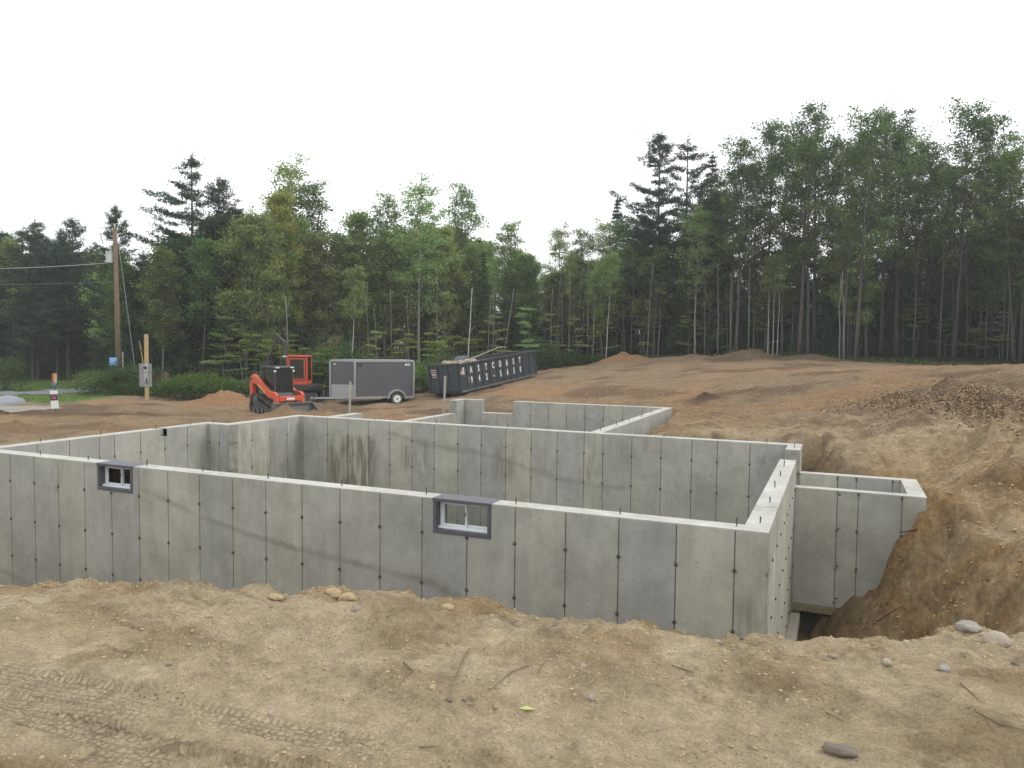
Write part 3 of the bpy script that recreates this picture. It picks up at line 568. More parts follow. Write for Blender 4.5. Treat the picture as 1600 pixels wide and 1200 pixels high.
def broadleaf(h, cb, cw, n, leaf, bark, seed, r0=None, lean=0, size=.075, fork=False, density=1, stems=1):
    """trunk + crown meshes; cb = crown base height, cw = crown half-width"""
    g = np.random.RandomState(seed); mb = MB(); Cs = []; r0 = r0 or h*.0085
    for st in range(stems):
        ph = g.uniform(0, 6.28); la = lean+g.uniform(-.02, .02)+(.10*st if stems > 1 else 0); hh = h*(1 if st == 0 else g.uniform(.8, .97)); zs = np.linspace(0, hh*.93, 11)
        wob = np.cumsum(g.normal(0, .012*hh/4, (11, 2)), 0)*.6; off = (st*.25*math.cos(ph), st*.25*math.sin(ph))
        tp = [Vector((off[0]+wob[i, 0]+la*zs[i]*math.cos(ph if stems > 1 else 0), off[1]+wob[i, 1]+la*zs[i]*math.sin(ph if stems > 1 else 0), zs[i]-(.25 if i == 0 else 0))) for i in range(11)]
        tr = [r0*(1-.86*(i/10)**.9)*(1.25 if i == 0 else 1) for i in range(11)]; mb.tube(tp, tr, 8)
        nl = int(n/stems)
        for k in range(nl):
            f = cb/hh+(.93-cb/hh)*((k+.5)/nl)**.9; i = min(9, int(f*10/.93)); w_ = f*10/.93-i; p = tp[i].lerp(tp[i+1], min(1, w_))
            az = k*2.4+g.uniform(-.5, .5); t_ = (f-cb/hh)/(1-cb/hh); prof = (math.sin(math.pi*min(1, .22+.78*t_))**.6)*(1 if t_ < .85 else .8)
            Lb = cw*prof*g.uniform(.55, 1.15); el = R(g.uniform(15, 45)+35*t_); dv = Vector((math.cos(az)*math.cos(el), math.sin(az)*math.cos(el), math.sin(el)))
            e1 = p+dv*Lb*.5+Vector((0, 0, g.uniform(-.05, .12)*Lb)); e2 = p+dv*Lb+Vector((0, 0, g.uniform(-.05, .2)*Lb)); rb = max(.012, r0*.34*(1-t_*.6))
            mb.tube([p, e1, e2], [rb, rb*.6, rb*.2], 5, False)
            for j in range(g.randint(4, 7)):
                q_ = p.lerp(e1, 1) if j % 2 else e1; q_ = e1.lerp(e2, g.uniform(0, 1)) if g.rand() < .7 else p.lerp(e1, g.uniform(.45, 1))
                d2 = (dv+Vector(g.normal(0, .75, 3))).normalized(); e3 = q_+d2*Lb*g.uniform(.18, .42)
                mb.tube([q_, e3], [rb*.35, rb*.12], 4, False)
                m_ = int(g.uniform(30, 66)*density); s_ = g.uniform(.14, .30)*(1+.08*h/4)
                Cs.append(np.array(e3)+np.clip(g.normal(0, 1, (m_, 3)), -1.7, 1.7)*[s_, s_, s_*.5])
                m_ = int(12*density); Cs.append(np.array(q_.lerp(e3, .6))+g.normal(0, .14, (m_, 3)))
            Cs.append(np.array(e2)+g.normal(0, .2, (int(22*density), 3)))
    C = np.concatenate(Cs); tm = mb.mesh('trunk'); tm.materials.append(bark); tm.polygons.foreach_set('use_smooth', np.ones(len(tm.polygons), bool))
    return tm, leaf_mesh('crown', C, size, size*.62, leaf, g)
def pine(h, cb, cw, seed, leaf=None, bark=None, double=False, tiers=None, dens=1, airy=False):
    g = np.random.RandomState(seed); mb = MB(); Cs = []; leaf = leaf or LM['pine']; bark = bark or BARKD; r0 = h*.0105
    for st in range(2 if double else 1):
        ox = .0 if not double else (-.9, .9)[st]; hh = h*(1 if st == 0 else .97)
        mb.tube([(0, 0, -.3), (ox*.3, 0, hh*.35), (ox, 0, hh*.6), (ox, 0, hh)], [r0*1.2, r0*.8, r0*.5, .02], 8); z = cb
        while z < hh-.2:
            t_ = (z-cb)/(hh-cb); prof = (1-t_)**.75*(.55+.9*min(1, t_*3.2))
            for k in range(g.randint(4, 7) if not airy else g.randint(3, 6)):
                az = g.uniform(0, 6.28); Lb = cw*prof*(g.uniform(.45, 1.25) if not airy else g.uniform(.35, 1.35)*(1.15-.5*t_))+.25; el = R(g.uniform(2, 18)+32*t_**3)
                xo = ox*min(1, z/(hh*.6)) if double else 0; p = Vector((xo, 0, z+g.uniform(-.15, .15)))
                dv = Vector((math.cos(az)*math.cos(el), math.sin(az)*math.cos(el), math.sin(el))); e1 = p+dv*Lb*.55-Vector((0, 0, .05*Lb)); e2 = p+dv*Lb+Vector((0, 0, .07*Lb))
                mb.tube([p, e1, e2], [max(.012, r0*.2*(1-t_)), .012, .006], 4, False)
                sd_ = Vector((-math.sin(az), math.cos(az), 0)); nt_ = int(Lb*4.2)+2
                for j in range(nt_):
                    f = .3+.7*(j+g.rand())/nt_; lat_ = g.uniform(-.3, .3)*Lb*(1.15-f)*(.7 if airy else 1); c0 = (p.lerp(e1, f/.55) if f < .55 else e1.lerp(e2, (f-.55)/.45))+sd_*lat_
                    m_ = int(g.uniform(14, 26)*dens); Cs.append(np.array(c0)+g.normal(0, 1, (m_, 3))*[.17, .17, .055]+[0, 0, .04])
            z += g.uniform(.34, .58) if not airy else g.uniform(.5, .85)
        Cs.append(np.array([ox if double else 0, 0, hh])+g.normal(0, 1, (60, 3))*[.12, .12, .3])
    C = np.concatenate(Cs); tm = mb.mesh('trunk'); tm.materials.append(bark)
    return tm, leaf_mesh('crown', C, .10, .026, leaf, g, up_bias=0)
def conifer(h, cw, seed, cb=.4, leaf=None, dens=1):
    g = np.random.RandomState(seed); mb = MB().tube([(0, 0, -.2), (0, 0, h)], [h*.011, .012], 6); Cs = []; z = cb
    while z < h-.1:
        t_ = (z-cb)/(h-cb); n_ = 7
        for k in range(n_):
            az = g.uniform(0, 6.28); Lb = cw*(1-t_)**.85*g.uniform(.6, 1.15)+.12; p = np.array([0, 0, z]); e = np.array([math.cos(az)*Lb, math.sin(az)*Lb, z-Lb*g.uniform(.05, .32)])
            m_ = int((Lb*26+8)*dens); f = g.uniform(.15, 1, m_)**.8; Cs.append(p+(e-p)*f[:, None]+g.normal(0, 1, (m_, 3))*[.12, .12, .045]*(.5+Lb/cw))
        z += .24
    Cs.append(np.array([0, 0, h-.15])+g.normal(0, 1, (30, 3))*[.05, .05, .2])
    tm = mb.mesh('trunk'); tm.materials.append(BARKD); return tm, leaf_mesh('crown', np.concatenate(Cs), .09, .034, leaf or LM['hemlock'], g, .2)
def sapling(h, cw, seed, leaf='beech', bark=None):
    """thin understory tree with leaves held in flat horizontal sprays"""
    g = np.random.RandomState(seed); mb = MB(); Cs = []; tp = [Vector((g.normal(0, .05)*i, g.normal(0, .05)*i, h*i/6-(.15 if i == 0 else 0))) for i in range(7)]
    mb.tube(tp, [.035*(1-i/7.5)*h/4 for i in range(7)], 6)
    for k in range(int(h*3.4)):
        f = g.uniform(.22, .98); i = min(5, int(f*6)); p = tp[i].lerp(tp[i+1], f*6-i); az = g.uniform(0, 6.28); Lb = cw*(1.15-f)*g.uniform(.5, 1.2)+.25
        dv = Vector((math.cos(az), math.sin(az), g.uniform(.0, .25))); e = p+dv*Lb; mb.tube([p, e], [.012, .004], 4, False); sd_ = Vector((-math.sin(az), math.cos(az), 0))
        for j in range(int(Lb*5)+2):
            c0 = p+dv*Lb*g.uniform(.3, 1.05)+sd_*g.uniform(-.35, .35)*Lb*.7; m_ = g.randint(14, 26); Cs.append(np.array(c0)+g.normal(0, 1, (m_, 3))*[.15, .15, .035])
    tm = mb.mesh('trunk'); tm.materials.append(bark or BARKL); return tm, leaf_mesh('crown', np.concatenate(Cs), .075, .045, LM[leaf], g, 1.2)
def bush(w_, h, seed, leaf='shrub', n=2600, size=.055):
    g = np.random.RandomState(seed); Cs = []; mb = MB()
    for k in range(26):
        a = g.uniform(0, 6.28); r_ = w_*math.sqrt(g.rand())*.8; z = h*(.35+.6*g.rand())*(1-.4*(r_/w_)**2); c0 = np.array([r_*math.cos(a), r_*math.sin(a), z])
        mb.tube([(r_*.25*math.cos(a), r_*.25*math.sin(a), -.05), tuple(c0)], [.012, .005], 4, False); Cs.append(c0+g.normal(0, 1, (n//26, 3))*[w_*.2, w_*.2, h*.16])
    tm = mb.mesh('stem'); tm.materials.append(BARKD); C = np.concatenate(Cs); C[:, 2] = np.abs(C[:, 2]); return tm, leaf_mesh('foliage', C, size, size*.6, LM[leaf], g, .4)
PR = {
 'maple_tree': [broadleaf(16, 5.2, 2.9, 28, LM['maple'], BARK, 1, density=.75), broadleaf(16, 6.2, 2.6, 25, LM['dark'], BARK, 2, lean=.03, density=.75), broadleaf(15, 4.8, 2.9, 28, LM['maple'], BARKD, 3, stems=2, density=.72), broadleaf(16, 6.8, 2.7, 24, LM['dark'], BARK, 4, lean=-.03, density=.78)],
 'young_maple_tree': [broadleaf(10, 2.6, 1.7, 30, LM['light'], BARKL, 5, r0=.07), broadleaf(10, 3.4, 1.5, 26, LM['maple'], BARKL, 6, r0=.06, lean=.04), broadleaf(10, 2.2, 1.9, 32, LM['light'], BARK, 7, r0=.07, stems=2), broadleaf(10, 3.0, 1.6, 28, LM['maple'], BARKL, 8, r0=.06)],
 'aspen_tree': [broadleaf(13, 4.5, 2.4, 30, LM['light'], BARKL, 9, r0=.11, density=.65), broadleaf(13, 4.0, 2.2, 26, LM['maple'], BARK, 10, r0=.1, density=.7)],
 'yellowing_maple_tree': [broadleaf(12, 3.5, 2.0, 34, LM['yellow'], BARK, 12, r0=.1)],
 'white_pine': [pine(15, 4.5, 3.6, 14, airy=True, dens=1.25), pine(15, 3.2, 3.0, 15), pine(14, 2.6, 3.6, 16)],
 'double_topped_white_pine': [pine(16, 5.5, 3.5, 17, double=True, airy=True, dens=1.25)],
 'spruce': [conifer(12, 1.9, 18, 1.2), conifer(12, 1.6, 19, 3)],
 'hemlock': [conifer(7, 2.1, 20, .3), conifer(7, 1.8, 21, .5, dens=.8)],
 'beech_sapling': [sapling(4.5, 1.5, 23), sapling(5.5, 1.4, 24, 'light'), sapling(3.5, 1.6, 25)],
 'birch_tree': [broadleaf(11, 6.2, 1.4, 16, LM['light'], BIRCH, 27, r0=.055, lean=-.07, density=.7), broadleaf(11, 6.5, 1.2, 14, LM['light'], BIRCH, 28, r0=.045, density=.6)],
 'shrub': [bush(1.3, 1.6, 30, 'maple'), bush(1.5, 1.2, 31), bush(1.1, 1.9, 32, 'dark'), bush(1.0, 1.5, 33, 'shrub', 1900)],
}
SITE = [(-999, 'at the left border'), (60, 'left of the utility pole'), (140, 'behind the utility pole'), (230, 'behind the meter post'), (330, 'behind the orange dirt pile'), (410, 'behind the red excavator'), (500, 'behind the trailer nose'), (575, 'behind the enclosed trailer'), (650, 'behind the dumpster door'), (730, 'behind the dumpster middle'), (790, 'behind the dumpster tail'), (850, 'right of the dumpster'), (930, 'near the leaning white birch'), (1000, 'below the double-topped pine'), (1090, 'below the slim spruce'), (1180, 'by the three white stems'), (1230, 'by the tallest maple'), (1310, 'by the leaning-trunk maple'), (1420, 'by the curved-trunk maple'), (1510, 'near the right border')]
def site(px):
    r = SITE[0][1]
    for a, s_ in SITE:
        if px >= a: r = s_
    return r
LOOK = {'maple_tree': 'tall maple with a high crown', 'young_maple_tree': 'slender young green maple', 'aspen_tree': 'tall airy pale green aspen', 'yellowing_maple_tree': 'maple with yellowing leaves', 'white_pine': 'dark white pine with layered boughs',
        'double_topped_white_pine': 'tall double-topped white pine', 'spruce': 'narrow pointed dark spruce', 'hemlock': 'dark bushy hemlock', 'beech_sapling': 'beech sapling with flat yellow-green sprays', 'birch_tree': 'thin white birch', 'shrub': 'leafy green shrub'}
CATS = {'white_pine': 'pine tree', 'double_topped_white_pine': 'pine tree', 'shrub': 'bush', 'birch_tree': 'birch tree', 'spruce': 'spruce tree', 'hemlock': 'hemlock tree'}
BASEH = {'maple_tree': 16, 'young_maple_tree': 10, 'aspen_tree': 13, 'yellowing_maple_tree': 12, 'white_pine': 15, 'double_topped_white_pine': 16, 'spruce': 12, 'hemlock': 7, 'beech_sapling': 4.7, 'birch_tree': 11, 'shrub': 1.6}
tree_count = {}
def plant(kind, px, depth, h, label=None, deep='', var=None, rz=None, wide=1, tilt=(0, 0), cat=None):
    p = at(px, depth); vs = PR[kind]; tm, cm = vs[random.randrange(len(vs)) if var is None else var]
    o = empty(kind, p, random.uniform(0, 6.28) if rz is None else rz); k = h/BASEH[kind]; o.scale = (k*wide, k*wide, k); o.rotation_euler.x = tilt[0]; o.rotation_euler.y = tilt[1]
    tag(o, label or LOOK[kind]+deep+' '+site(px), cat or CATS.get(kind, 'tree'), None if label else kind.replace('_', ' ')+'s'+deep+' '+site(px))
    a = link('trunk' if kind != 'shrub' else 'stem', tm, None, o); b = link('crown' if kind != 'shrub' else 'foliage', cm, None, o)
    o['_px'] = px; return o
def number_front_rows():
    gs = {}
    for o in COL.objects:
        if '_px' in o:
            if 'group' in o: gs.setdefault(o['group'], []).append(o)
    for g_n, os_ in gs.items():
        os_.sort(key=lambda o_: o_['_px'])
        if 'just behind' in g_n or 'deep' in g_n: continue
        if len(os_) in (2, 3):
            for o_, w_ in zip(os_, ('leftmost', 'rightmost') if len(os_) == 2 else ('leftmost', 'middle', 'rightmost')): o_['label'] = w_+' '+o_['label']
    for o in COL.objects:
        if '_px' in o: del o['_px']
def edge_depth(px):
    dep_ = 50.
    for _ in range(12): dep_ = float(forest_edge((px-800)/FPX*dep_))
    return dep_
def top_px(px): return np.interp(px, [-150,0,60,120,160,230,270,330,380,450,500,560,640,700,760,800,870,930,960,1000,1050,1090,1130,1180,1240,1330,1400,1450,1500,1560,1620,1800], [350,360,345,350,375,400,365,330,315,320,345,345,335,335,365,375,385,370,365,360,330,320,255,225,190,195,190,225,195,225,200,190])
def hgt(px, depth, ytop): p = at(px, depth); yh = 539.6+.0107*(px-800); return (yh-ytop)*depth/FPX+CAM_H-p[2]
# the recognisable ones in front
def hero(kind, px, ytop, label, dd=0, **k):
    dep_ = edge_depth(px)+dd; return plant(kind, px, dep_, hgt(px, dep_, ytop), label, **k)
hero('white_pine', 303, 252, 'tall white pine with long bare-ended boughs reaching left above its neighbours', 3, var=0, wide=1.15)
hero('white_pine', 345, 285, 'shorter white pine close to the right of the tall one with long boughs', 4, var=1)
hero('white_pine', 185, 328, 'white pine whose top rises right behind the utility pole', 3, var=1, wide=.8)
hero('white_pine', 60, 335, 'broad dark white pine left of the utility pole', 1, var=2)
hero('white_pine', 118, 345, 'dark white pine midway between the left border and the utility pole', 2, var=1)
hero('white_pine', 8, 350, 'dark white pine at the left border of the woods', 2, var=2)
hero('white_pine', 228, 385, 'lower white pine just right of the utility pole', 2, var=2)
hero('yellowing_maple_tree', 440, 300, 'maple with a golden top rising above the red excavator', 1, wide=.9)
hero('aspen_tree', 455, 258, 'tall thin-leaved aspen directly behind the golden maple', 4, var=0)
hero('aspen_tree', 495, 290, 'airy aspen to the right of the golden maple', 3, var=1)
hero('young_maple_tree', 385, 330, 'many-stemmed green maple left of the golden maple', -1, var=2)
hero('aspen_tree', 655, 288, 'aspen with a thick pale trunk between the trailer and the dumpster', -2, var=0, rz=1)
hero('aspen_tree', 715, 295, 'airy tall aspen behind the left end of the dumpster', 3, var=1)
hero('aspen_tree', 600, 310, 'forked pale aspen behind the enclosed trailer', 0, var=1)
hero('young_maple_tree', 560, 335, 'green maple left of the forked pale aspen', 2, var=0)
hero('aspen_tree', 800, 350, 'thin tall aspen behind the middle of the dumpster', 2, var=1)
hero('birch_tree', 946, 395, 'leaning white birch right of the dumpster at the clearing edge', -.5, var=0, rz=2.9)
hero('birch_tree', 926, 420, 'upright thin birch just left of the leaning white birch', -.2, var=1)
hero('birch_tree', 548, 415, 'white birch pole leaning left behind the front of the enclosed trailer', -8, var=0, rz=3.3)
hero('spruce', 960, 312, 'small pointed spruce rising left of the double-topped pine', 5, var=0)
hero('double_topped_white_pine', 1045, 218, 'tall double-topped white pine standing above the middle of the tree line', 5, rz=.2, wide=1.1)
hero('spruce', 1105, 248, 'slim dark spruce between the double-topped pine and the tall maples', 5, var=1)
hero('white_pine', 1005, 330, 'lower white pine tucked under the left of the double-topped pine', 4, var=2)
hero('aspen_tree', 1085, 330, 'tree with a straight pale trunk below the slim spruce', -.5, var=0)
for px_, lb in ((1198, 'left'), (1206, 'middle'), (1213, 'right')):
    hero('birch_tree', px_, 400, lb+'most of the three thin white stems standing close together' if lb != 'middle' else 'middle one of the three thin white stems standing close together', -1.2, var=1)
for px_, dd in [(1135,1),(1165,4),(1182,2),(1215,3.5),(1235,1.5),(1262,4),(1284,2),(1305,5),(1326,1.5),(1352,4),(1378,2),(1408,1),(1432,4),(1462,2),(1480,4.5),(1508,2),(1538,1),(1556,4),(1580,1.5),(1612,3),(1645,2)]:
    plant('young_maple_tree', px_, edge_depth(px_)+dd, random.uniform(6.5, 9.5), None, var=random.choice([1, 3, 2]), deep=' filling in under the tall stand')
for px_, dd in [(1405,6),(1440,7),(1475,6),(1505,7),(1570,6),(1600,7)]: plant('white_pine', px_, edge_depth(px_)+dd, random.uniform(9.5, 12), None, var=2, deep=' inside the tall stand')
for px_, yt in ((872,358),(905,362),(938,350),(975,345),(1000,338),(1090,300),(1118,285),(1020,300)):
    plant('aspen_tree' if px_ < 990 else 'white_pine', px_, edge_depth(px_)+2.5, hgt(px_, edge_depth(px_)+2.5, yt), None, var=px_ % 2, deep=' standing above its neighbours')
tall = [(1150,222,'tall maple at the left shoulder of the high stand'),(1196,192,'tall maple behind the three white stems'),(1246,178,'maple with a thick trunk right of the three white stems'),(1272,164,'tallest maple of the high stand'),(1335,182,'tall maple right of the tallest one'),(1372,174,'tall maple in the middle of the high stand with leaning trunk'),
        (1398,176,'dark maple beside the leaning-trunk maple'),(1445,222,'lower maple in the dip of the high stand'),(1488,170,'big maple with a curved trunk near the right end'),(1530,186,'thin maple right of the curved-trunk maple'),(1592,180,'tall maple at the right border')]
for i, (a, b, c_) in enumerate(tall): hero('maple_tree', a, b, c_, (-.5, 1.5)[i % 2], var=i % 4)
hero('hemlock', 1530, 400, 'dense dark hemlock near the right end of the tree line', 3, var=0, wide=1.1)
hero('hemlock', 1290, 430, 'dark hemlock in the shade under the tallest maple', 3, var=0)
# the woods behind: rows going back
RND = random.Random(5); rows = [(.8, 34), (3.5, 36), (7, 40), (11, 46), (16, 54), (23, 70)]
for ri, (dd, st) in enumerate(rows):
    px = -190+ri*9
    while px < 1760:
        p_ = px+RND.uniform(-10, 10); dep_ = edge_depth(p_)+dd+RND.uniform(-1, 1); ty = float(top_px(p_))+RND.uniform(8, 42)+ri*2; h = hgt(p_, dep_, ty); u = RND.random()
        if p_ < 250: k = 'white_pine' if u < .72 else ('maple_tree' if u < .82 else 'young_maple_tree')
        elif p_ < 520: k = 'young_maple_tree' if u < .5 else ('aspen_tree' if u < .68 else ('white_pine' if u < .88 else 'hemlock'))
        elif p_ < 1000: k = 'young_maple_tree' if u < .66 else ('aspen_tree' if u < .86 else 'spruce')
        elif p_ < 1125: k = 'white_pine' if u < .4 else ('young_maple_tree' if u < .75 else 'spruce')
        else:
            if ri > 2 or (ri == 2 and u > .5): px += st; continue
            k = 'maple_tree' if u < .86 else 'white_pine'; px += 10
        if 505 < p_ < 590 and ri > 0 and u < .5: px += st; continue
        if k == 'hemlock': h = min(h, 8)
        plant(k, p_, dep_, max(4, h), wide=RND.uniform(.8, 1.1)*(.9 if p_ > 1125 else 1), deep=(' in the front row' if ri == 0 else (' just behind the edge' if ri < 3 else ' deep in the woods'))); px += st
for ri, (dd, st, hmax) in enumerate([(2.0, 40, 5.0), (5.5, 36, 6.5), (9.5, 36, 7), (14, 38, 8), (20, 42, 8.5), (28, 60, 8.5), (38, 70, 10)]):
    px = -190+ri*13
    while px < 1760:
        p_ = px+RND.uniform(-14, 14); dep_ = edge_depth(p_)+dd+RND.uniform(-1, 1)
        k = 'hemlock' if (p_ < 330 or p_ > 1020 or RND.random() < .45) else 'beech_sapling'
        if not (505 < p_ < 590 and ri > 0): plant(k if ri < 5 else 'hemlock', p_, dep_, RND.uniform(.65, 1)*hmax*(1.1 if p_ > 1100 and ri < 5 else 1), wide=RND.uniform(.9, 1.3), deep=(' in the front row' if ri == 0 else (' just behind the edge' if ri < 3 else ' deep in the woods')))
        px += st
for px_, dd, h in ((352,-2,4.2),(380,-3,4.4),(410,-3,4.0),(455,-5,4.0),(490,-7,4.0),(505,-9,3.6),(585,-7,3.4),(520,-8,3.8),(630,-5,4.2),(680,-6,4.5),(700,-3,5),(740,-4,4.5),(775,-5,3.6),(820,-4,4),(860,-2,3.5),(900,-1,3),(940,0,4),(1075,0,3.5),(1120,-.4,2.6),(1200,1,4),(1430,0,4.2),(1475,.5,3.4),(1525,-.5,3.0),(1560,0,2.6)):
    plant('beech_sapling', px_, edge_depth(px_)+dd, h, deep=' at the clearing edge')
SHR = [(178,42,1.6,'loose shrub wrapped round the foot of the utility pole'),(158,43.5,1.3,'shrub at the grass corner left of the utility pole'),(204,42,1.4,'shrub between the utility pole and the meter post'),(218,41,1.0,'low shrub right behind the meter post'),(241,41,.8,'low shrub right of the meter post'),
   (283,39.6,1.45,'bright green shrub left of the orange dirt pile'),(268,40.5,.8,'shrub behind the bright green one'),(318,39.8,1.7,'dark round shrub behind the orange dirt pile'),(338,41,1.3,'shrub above the orange dirt pile'),(362,42,1.1,None),(392,42,1.1,None),(500,46,2.4,None),(515,44,2.2,None),(530,46,2.6,None),(652,44,1.7,'shrub between the trailer and the dumpster'),(668,45,1.8,None),(705,48,2.0,None),(760,50,1.9,None),
   (850,52,1.5,'shrub beyond the right end of the dumpster'),(872,54,1.3,None),(895,55,1.0,None),(915,54,.9,None),(6,46,1.7,'big dark bush at the left border beside the road')]
for a, b, h, lb in SHR: plant('shrub', a, b, h, lb, wide=1.15 if h > 1.4 else 1.5, var=(2 if (h > 2.2 or a < 20) else None))
# thin stems and dead poles at the edge
def pole_tree(px, depth, h, lean, m, label, r=.05, crook=.15):
    p = at(px, depth); g = np.random.RandomState(int(px)); c_, s_ = math.cos(YAW), math.sin(YAW)
    pts = [(c_*lean*h*f+g.normal(0, crook*.3)*f, s_*lean*h*f, h*f-(.2 if f == 0 else 0)) for f in (0, .2, .4, .6, .8, 1)]
    o = empty('bare_stem', p, 0, label, 'tree trunk', None if not label.startswith('thin bare') else 'thin bare stems '+site(px))
    mb = MB().tube(pts, [r*(1-.6*f) for f in (0, .2, .4, .6, .8, 1)], 6); mb.build('trunk', m, o, smooth=True)
    for k in range(3):
        f = g.uniform(.35, .95); a = g.uniform(0, 6.28); b = Vector(pts[int(f*5)]).lerp(Vector(pts[min(5, int(f*5)+1)]), f*5-int(f*5)); MB().tube([b, b+Vector((math.cos(a)*.5, math.sin(a)*.5, .35))], [.012, .004], 4).build('branch', m, o)
pole_tree(729, 50, 6.2, .05, BIRCH, 'thin whitish stem rising behind the raised-edge middle of the dumpster'); pole_tree(782, 52, 6.0, .14, BARKL, 'pale stem leaning right behind the dumpster lettering'); pole_tree(455, 45, 6, -.05, BARKL, 'pale stem just above the red excavator cab', .06)
for px_ in (575,590,612,640,683,760,770,848,858,868,880,889,899,908,918,975,985,1010,1020,1100,1120,1140,1168,1310,1318,1410,1425,1466,1508,1548,1572): pole_tree(px_, edge_depth(px_)-RND.uniform(.2, 1.5)-(4 if 560 < px_ < 700 else 0), RND.uniform(5, 8.5), RND.uniform(-.05, .05), RND.choice([BARKL, BARK, BARKL]), 'thin bare grey stem '+site(px_), RND.uniform(.025, .05))

# ------------------------------------------------------------------ machines and site objects
ORANGE = mat('orange_paint', (.58, .07, .025), .45, noise=(4, .7, (.36, .11, .06)), bump=(6, .08)); BLACK = mat('black_steel', (.025, .026, .028), .5, noise=(8, .5, (.06, .055, .05))); RUBBER = mat('dusty_rubber', (.055, .052, .048), .9, noise=(7, .7, (.13, .11, .085)))
WORN = mat('worn_steel', (.13, .13, .135), .5, .6, noise=(5, .7, (.19, .15, .11))); DGLASS = mat('dark_cab_glass', (.012, .016, .018), .08, spec=.8); LIGHTP = mat('work_lamp_lens', (.6, .6, .62), .2); WHITE = mat('white_paint', (.75, .75, .74), .4)
ALU = mat('aluminium_trim', (.36, .37, .38), .4, .3, noise=(5, .5, (.28, .285, .29))); YEL = mat('yellow_decal', (.6, .4, .05), .5); SKIN = mat('charcoal_trailer_skin', (.095, .10, .11), .36, .2, noise=(1.2, .5, (.12, .12, .125)), bump=(2.5, .12))
def face(px, extra): return math.atan2(*[0, 0]) if 0 else 0
def yaw_of(v): return math.atan2(v[1], v[0])
def P3(px, py, depth): v = FW+(px-800)/FPX*RT-(py-600)/FPX*UP; return Vector((v[0]*depth, v[1]*depth, v[2]*depth+CAM_H))

# compact track loader; +x is its front
p = P3(436, 640, 34.2); gz_ = hz(p.x, p.y)+.03
SK = empty('track_loader', (p.x, p.y, gz_), R(-19), 'orange compact track loader with black cab and its bucket lowered to the dirt', 'loader')
for s in (-1, 1):
    ya, yb = (.56, .90) if s > 0 else (-.90, -.56)
    prof = [(-.95,.08),(-.80,.0),(.72,.0),(1.02,.12),(1.06,.22),(.98,.33),(-.55,.86),(-.72,.88),(-.86,.80),(-1.06,.28)]
    tk2 = MB(); n = len(prof); cen = Vector((0, .3)); inn = [tuple(Vector(q_)+(cen-Vector(q_)).normalized()*.055) for q_ in prof]
    tk2.v = [(a, ya, b) for a, b in prof]+[(a, yb, b) for a, b in prof]+[(a, ya, b) for a, b in inn]+[(a, yb, b) for a, b in inn]
    for i in range(n):
        j = (i+1) % n; tk2.f += [(i, j, n+j, n+i), (2*n+i, 3*n+i, 3*n+j, 2*n+j), (i, 2*n+i, 2*n+j, j), (n+i, n+j, 3*n+j, 3*n+i)]
    for i in range(n):
        a = Vector(prof[i]); b = Vector(prof[(i+1) % n]); L_ = (b-a).length; d_ = (b-a)/max(L_, 1e-6); nn_ = Vector((d_.y, -d_.x)); m_ = max(1, int(L_/.10))
        for k in range(m_):
            c0 = a+d_*(k+.25)*L_/m_; c1 = c0+d_*.045; tk2.prism([tuple(c0-nn_*.01), tuple(c1-nn_*.01), tuple(c1+nn_*.028), tuple(c0+nn_*.028)], ya-.004, yb+.004)
    tr_ = tk2.build('track', RUBBER, SK)
    fr_ = MB(); ym, yn = ya+.05, yb-.05; fr_.prism([(-.85,.16),(.8,.14),(.85,.25),(-.45,.58),(-.72,.55)], ym, yn)
    fr_.build('undercarriage_frame', BLACK, SK, bevel=.015)
    for k in range(5): MB().cyl((-.72+k*.36, (ya+yb)/2, .13), .11, .26, 'y', 14).build('roller', WORN, tr_)
    MB().cyl((-.66, (ya+yb)/2, .62), .22, .22, 'y', 16).build('drive_sprocket', WORN, tr_)
b = MB(); b.prism([(-1.15,.45),(-1.2,1.25),(-.75,1.40),(.35,1.02),(.55,.78),(.55,.36),(-.9,.36)], -.52, .52); b.build('body', BLACK, SK, bevel=.03)
b = MB(); b.box((-1.24, -.52, .42), (-1.16, .52, 1.2)); b.build('rear_door', ORANGE, SK, bevel=.02)
cab = MB()
for sx_, sy_ in ((-.55, -.43), (-.55, .43), (.42, -.43), (.42, .43)): cab.box((sx_-.035, sy_-.035, .9 if sx_ < 0 else .62), (sx_+.035, sy_+.035, 2.03))
cab.box((-.58, -.46, 1.0), (-.5, .46, 1.1)); cab.box((-.55, -.44, 1.96), (.42, -.41, 2.015)); cab.box((-.55, .41, 1.96), (.42, .44, 2.015)); cab.box((.40, -.43, 1.96), (.44, .43, 2.015)); cab.build('cab_frame', BLACK, SK, bevel=.01)
b = MB(); b.prism([(-.72, 2.02), (.50, 2.02), (.52, 2.07), (.40, 2.12), (-.66, 2.12)], -.52, .52); rf = b.build('cab_roof', BLACK, SK, bevel=.02)
for s in (-.36, .36): MB().box((.50, s-.09, 2.03), (.54, s+.09, 2.09)).build('work_lamp', LIGHTP, SK, bevel=.01)
MB().box((.405, -.392, .66), (.425, .392, 2.0)).build('front_window', DGLASS, SK)
for s in (-1, 1):
    MB().box((-.51, s*.43-.008, 1.12), (.38, s*.43+.008, 1.98)).build('side_window', DGLASS, SK)
MB().box((-.30, -.25, .9), (-.05, .25, 1.6)).build('seat', BLACK, SK, bevel=.04)
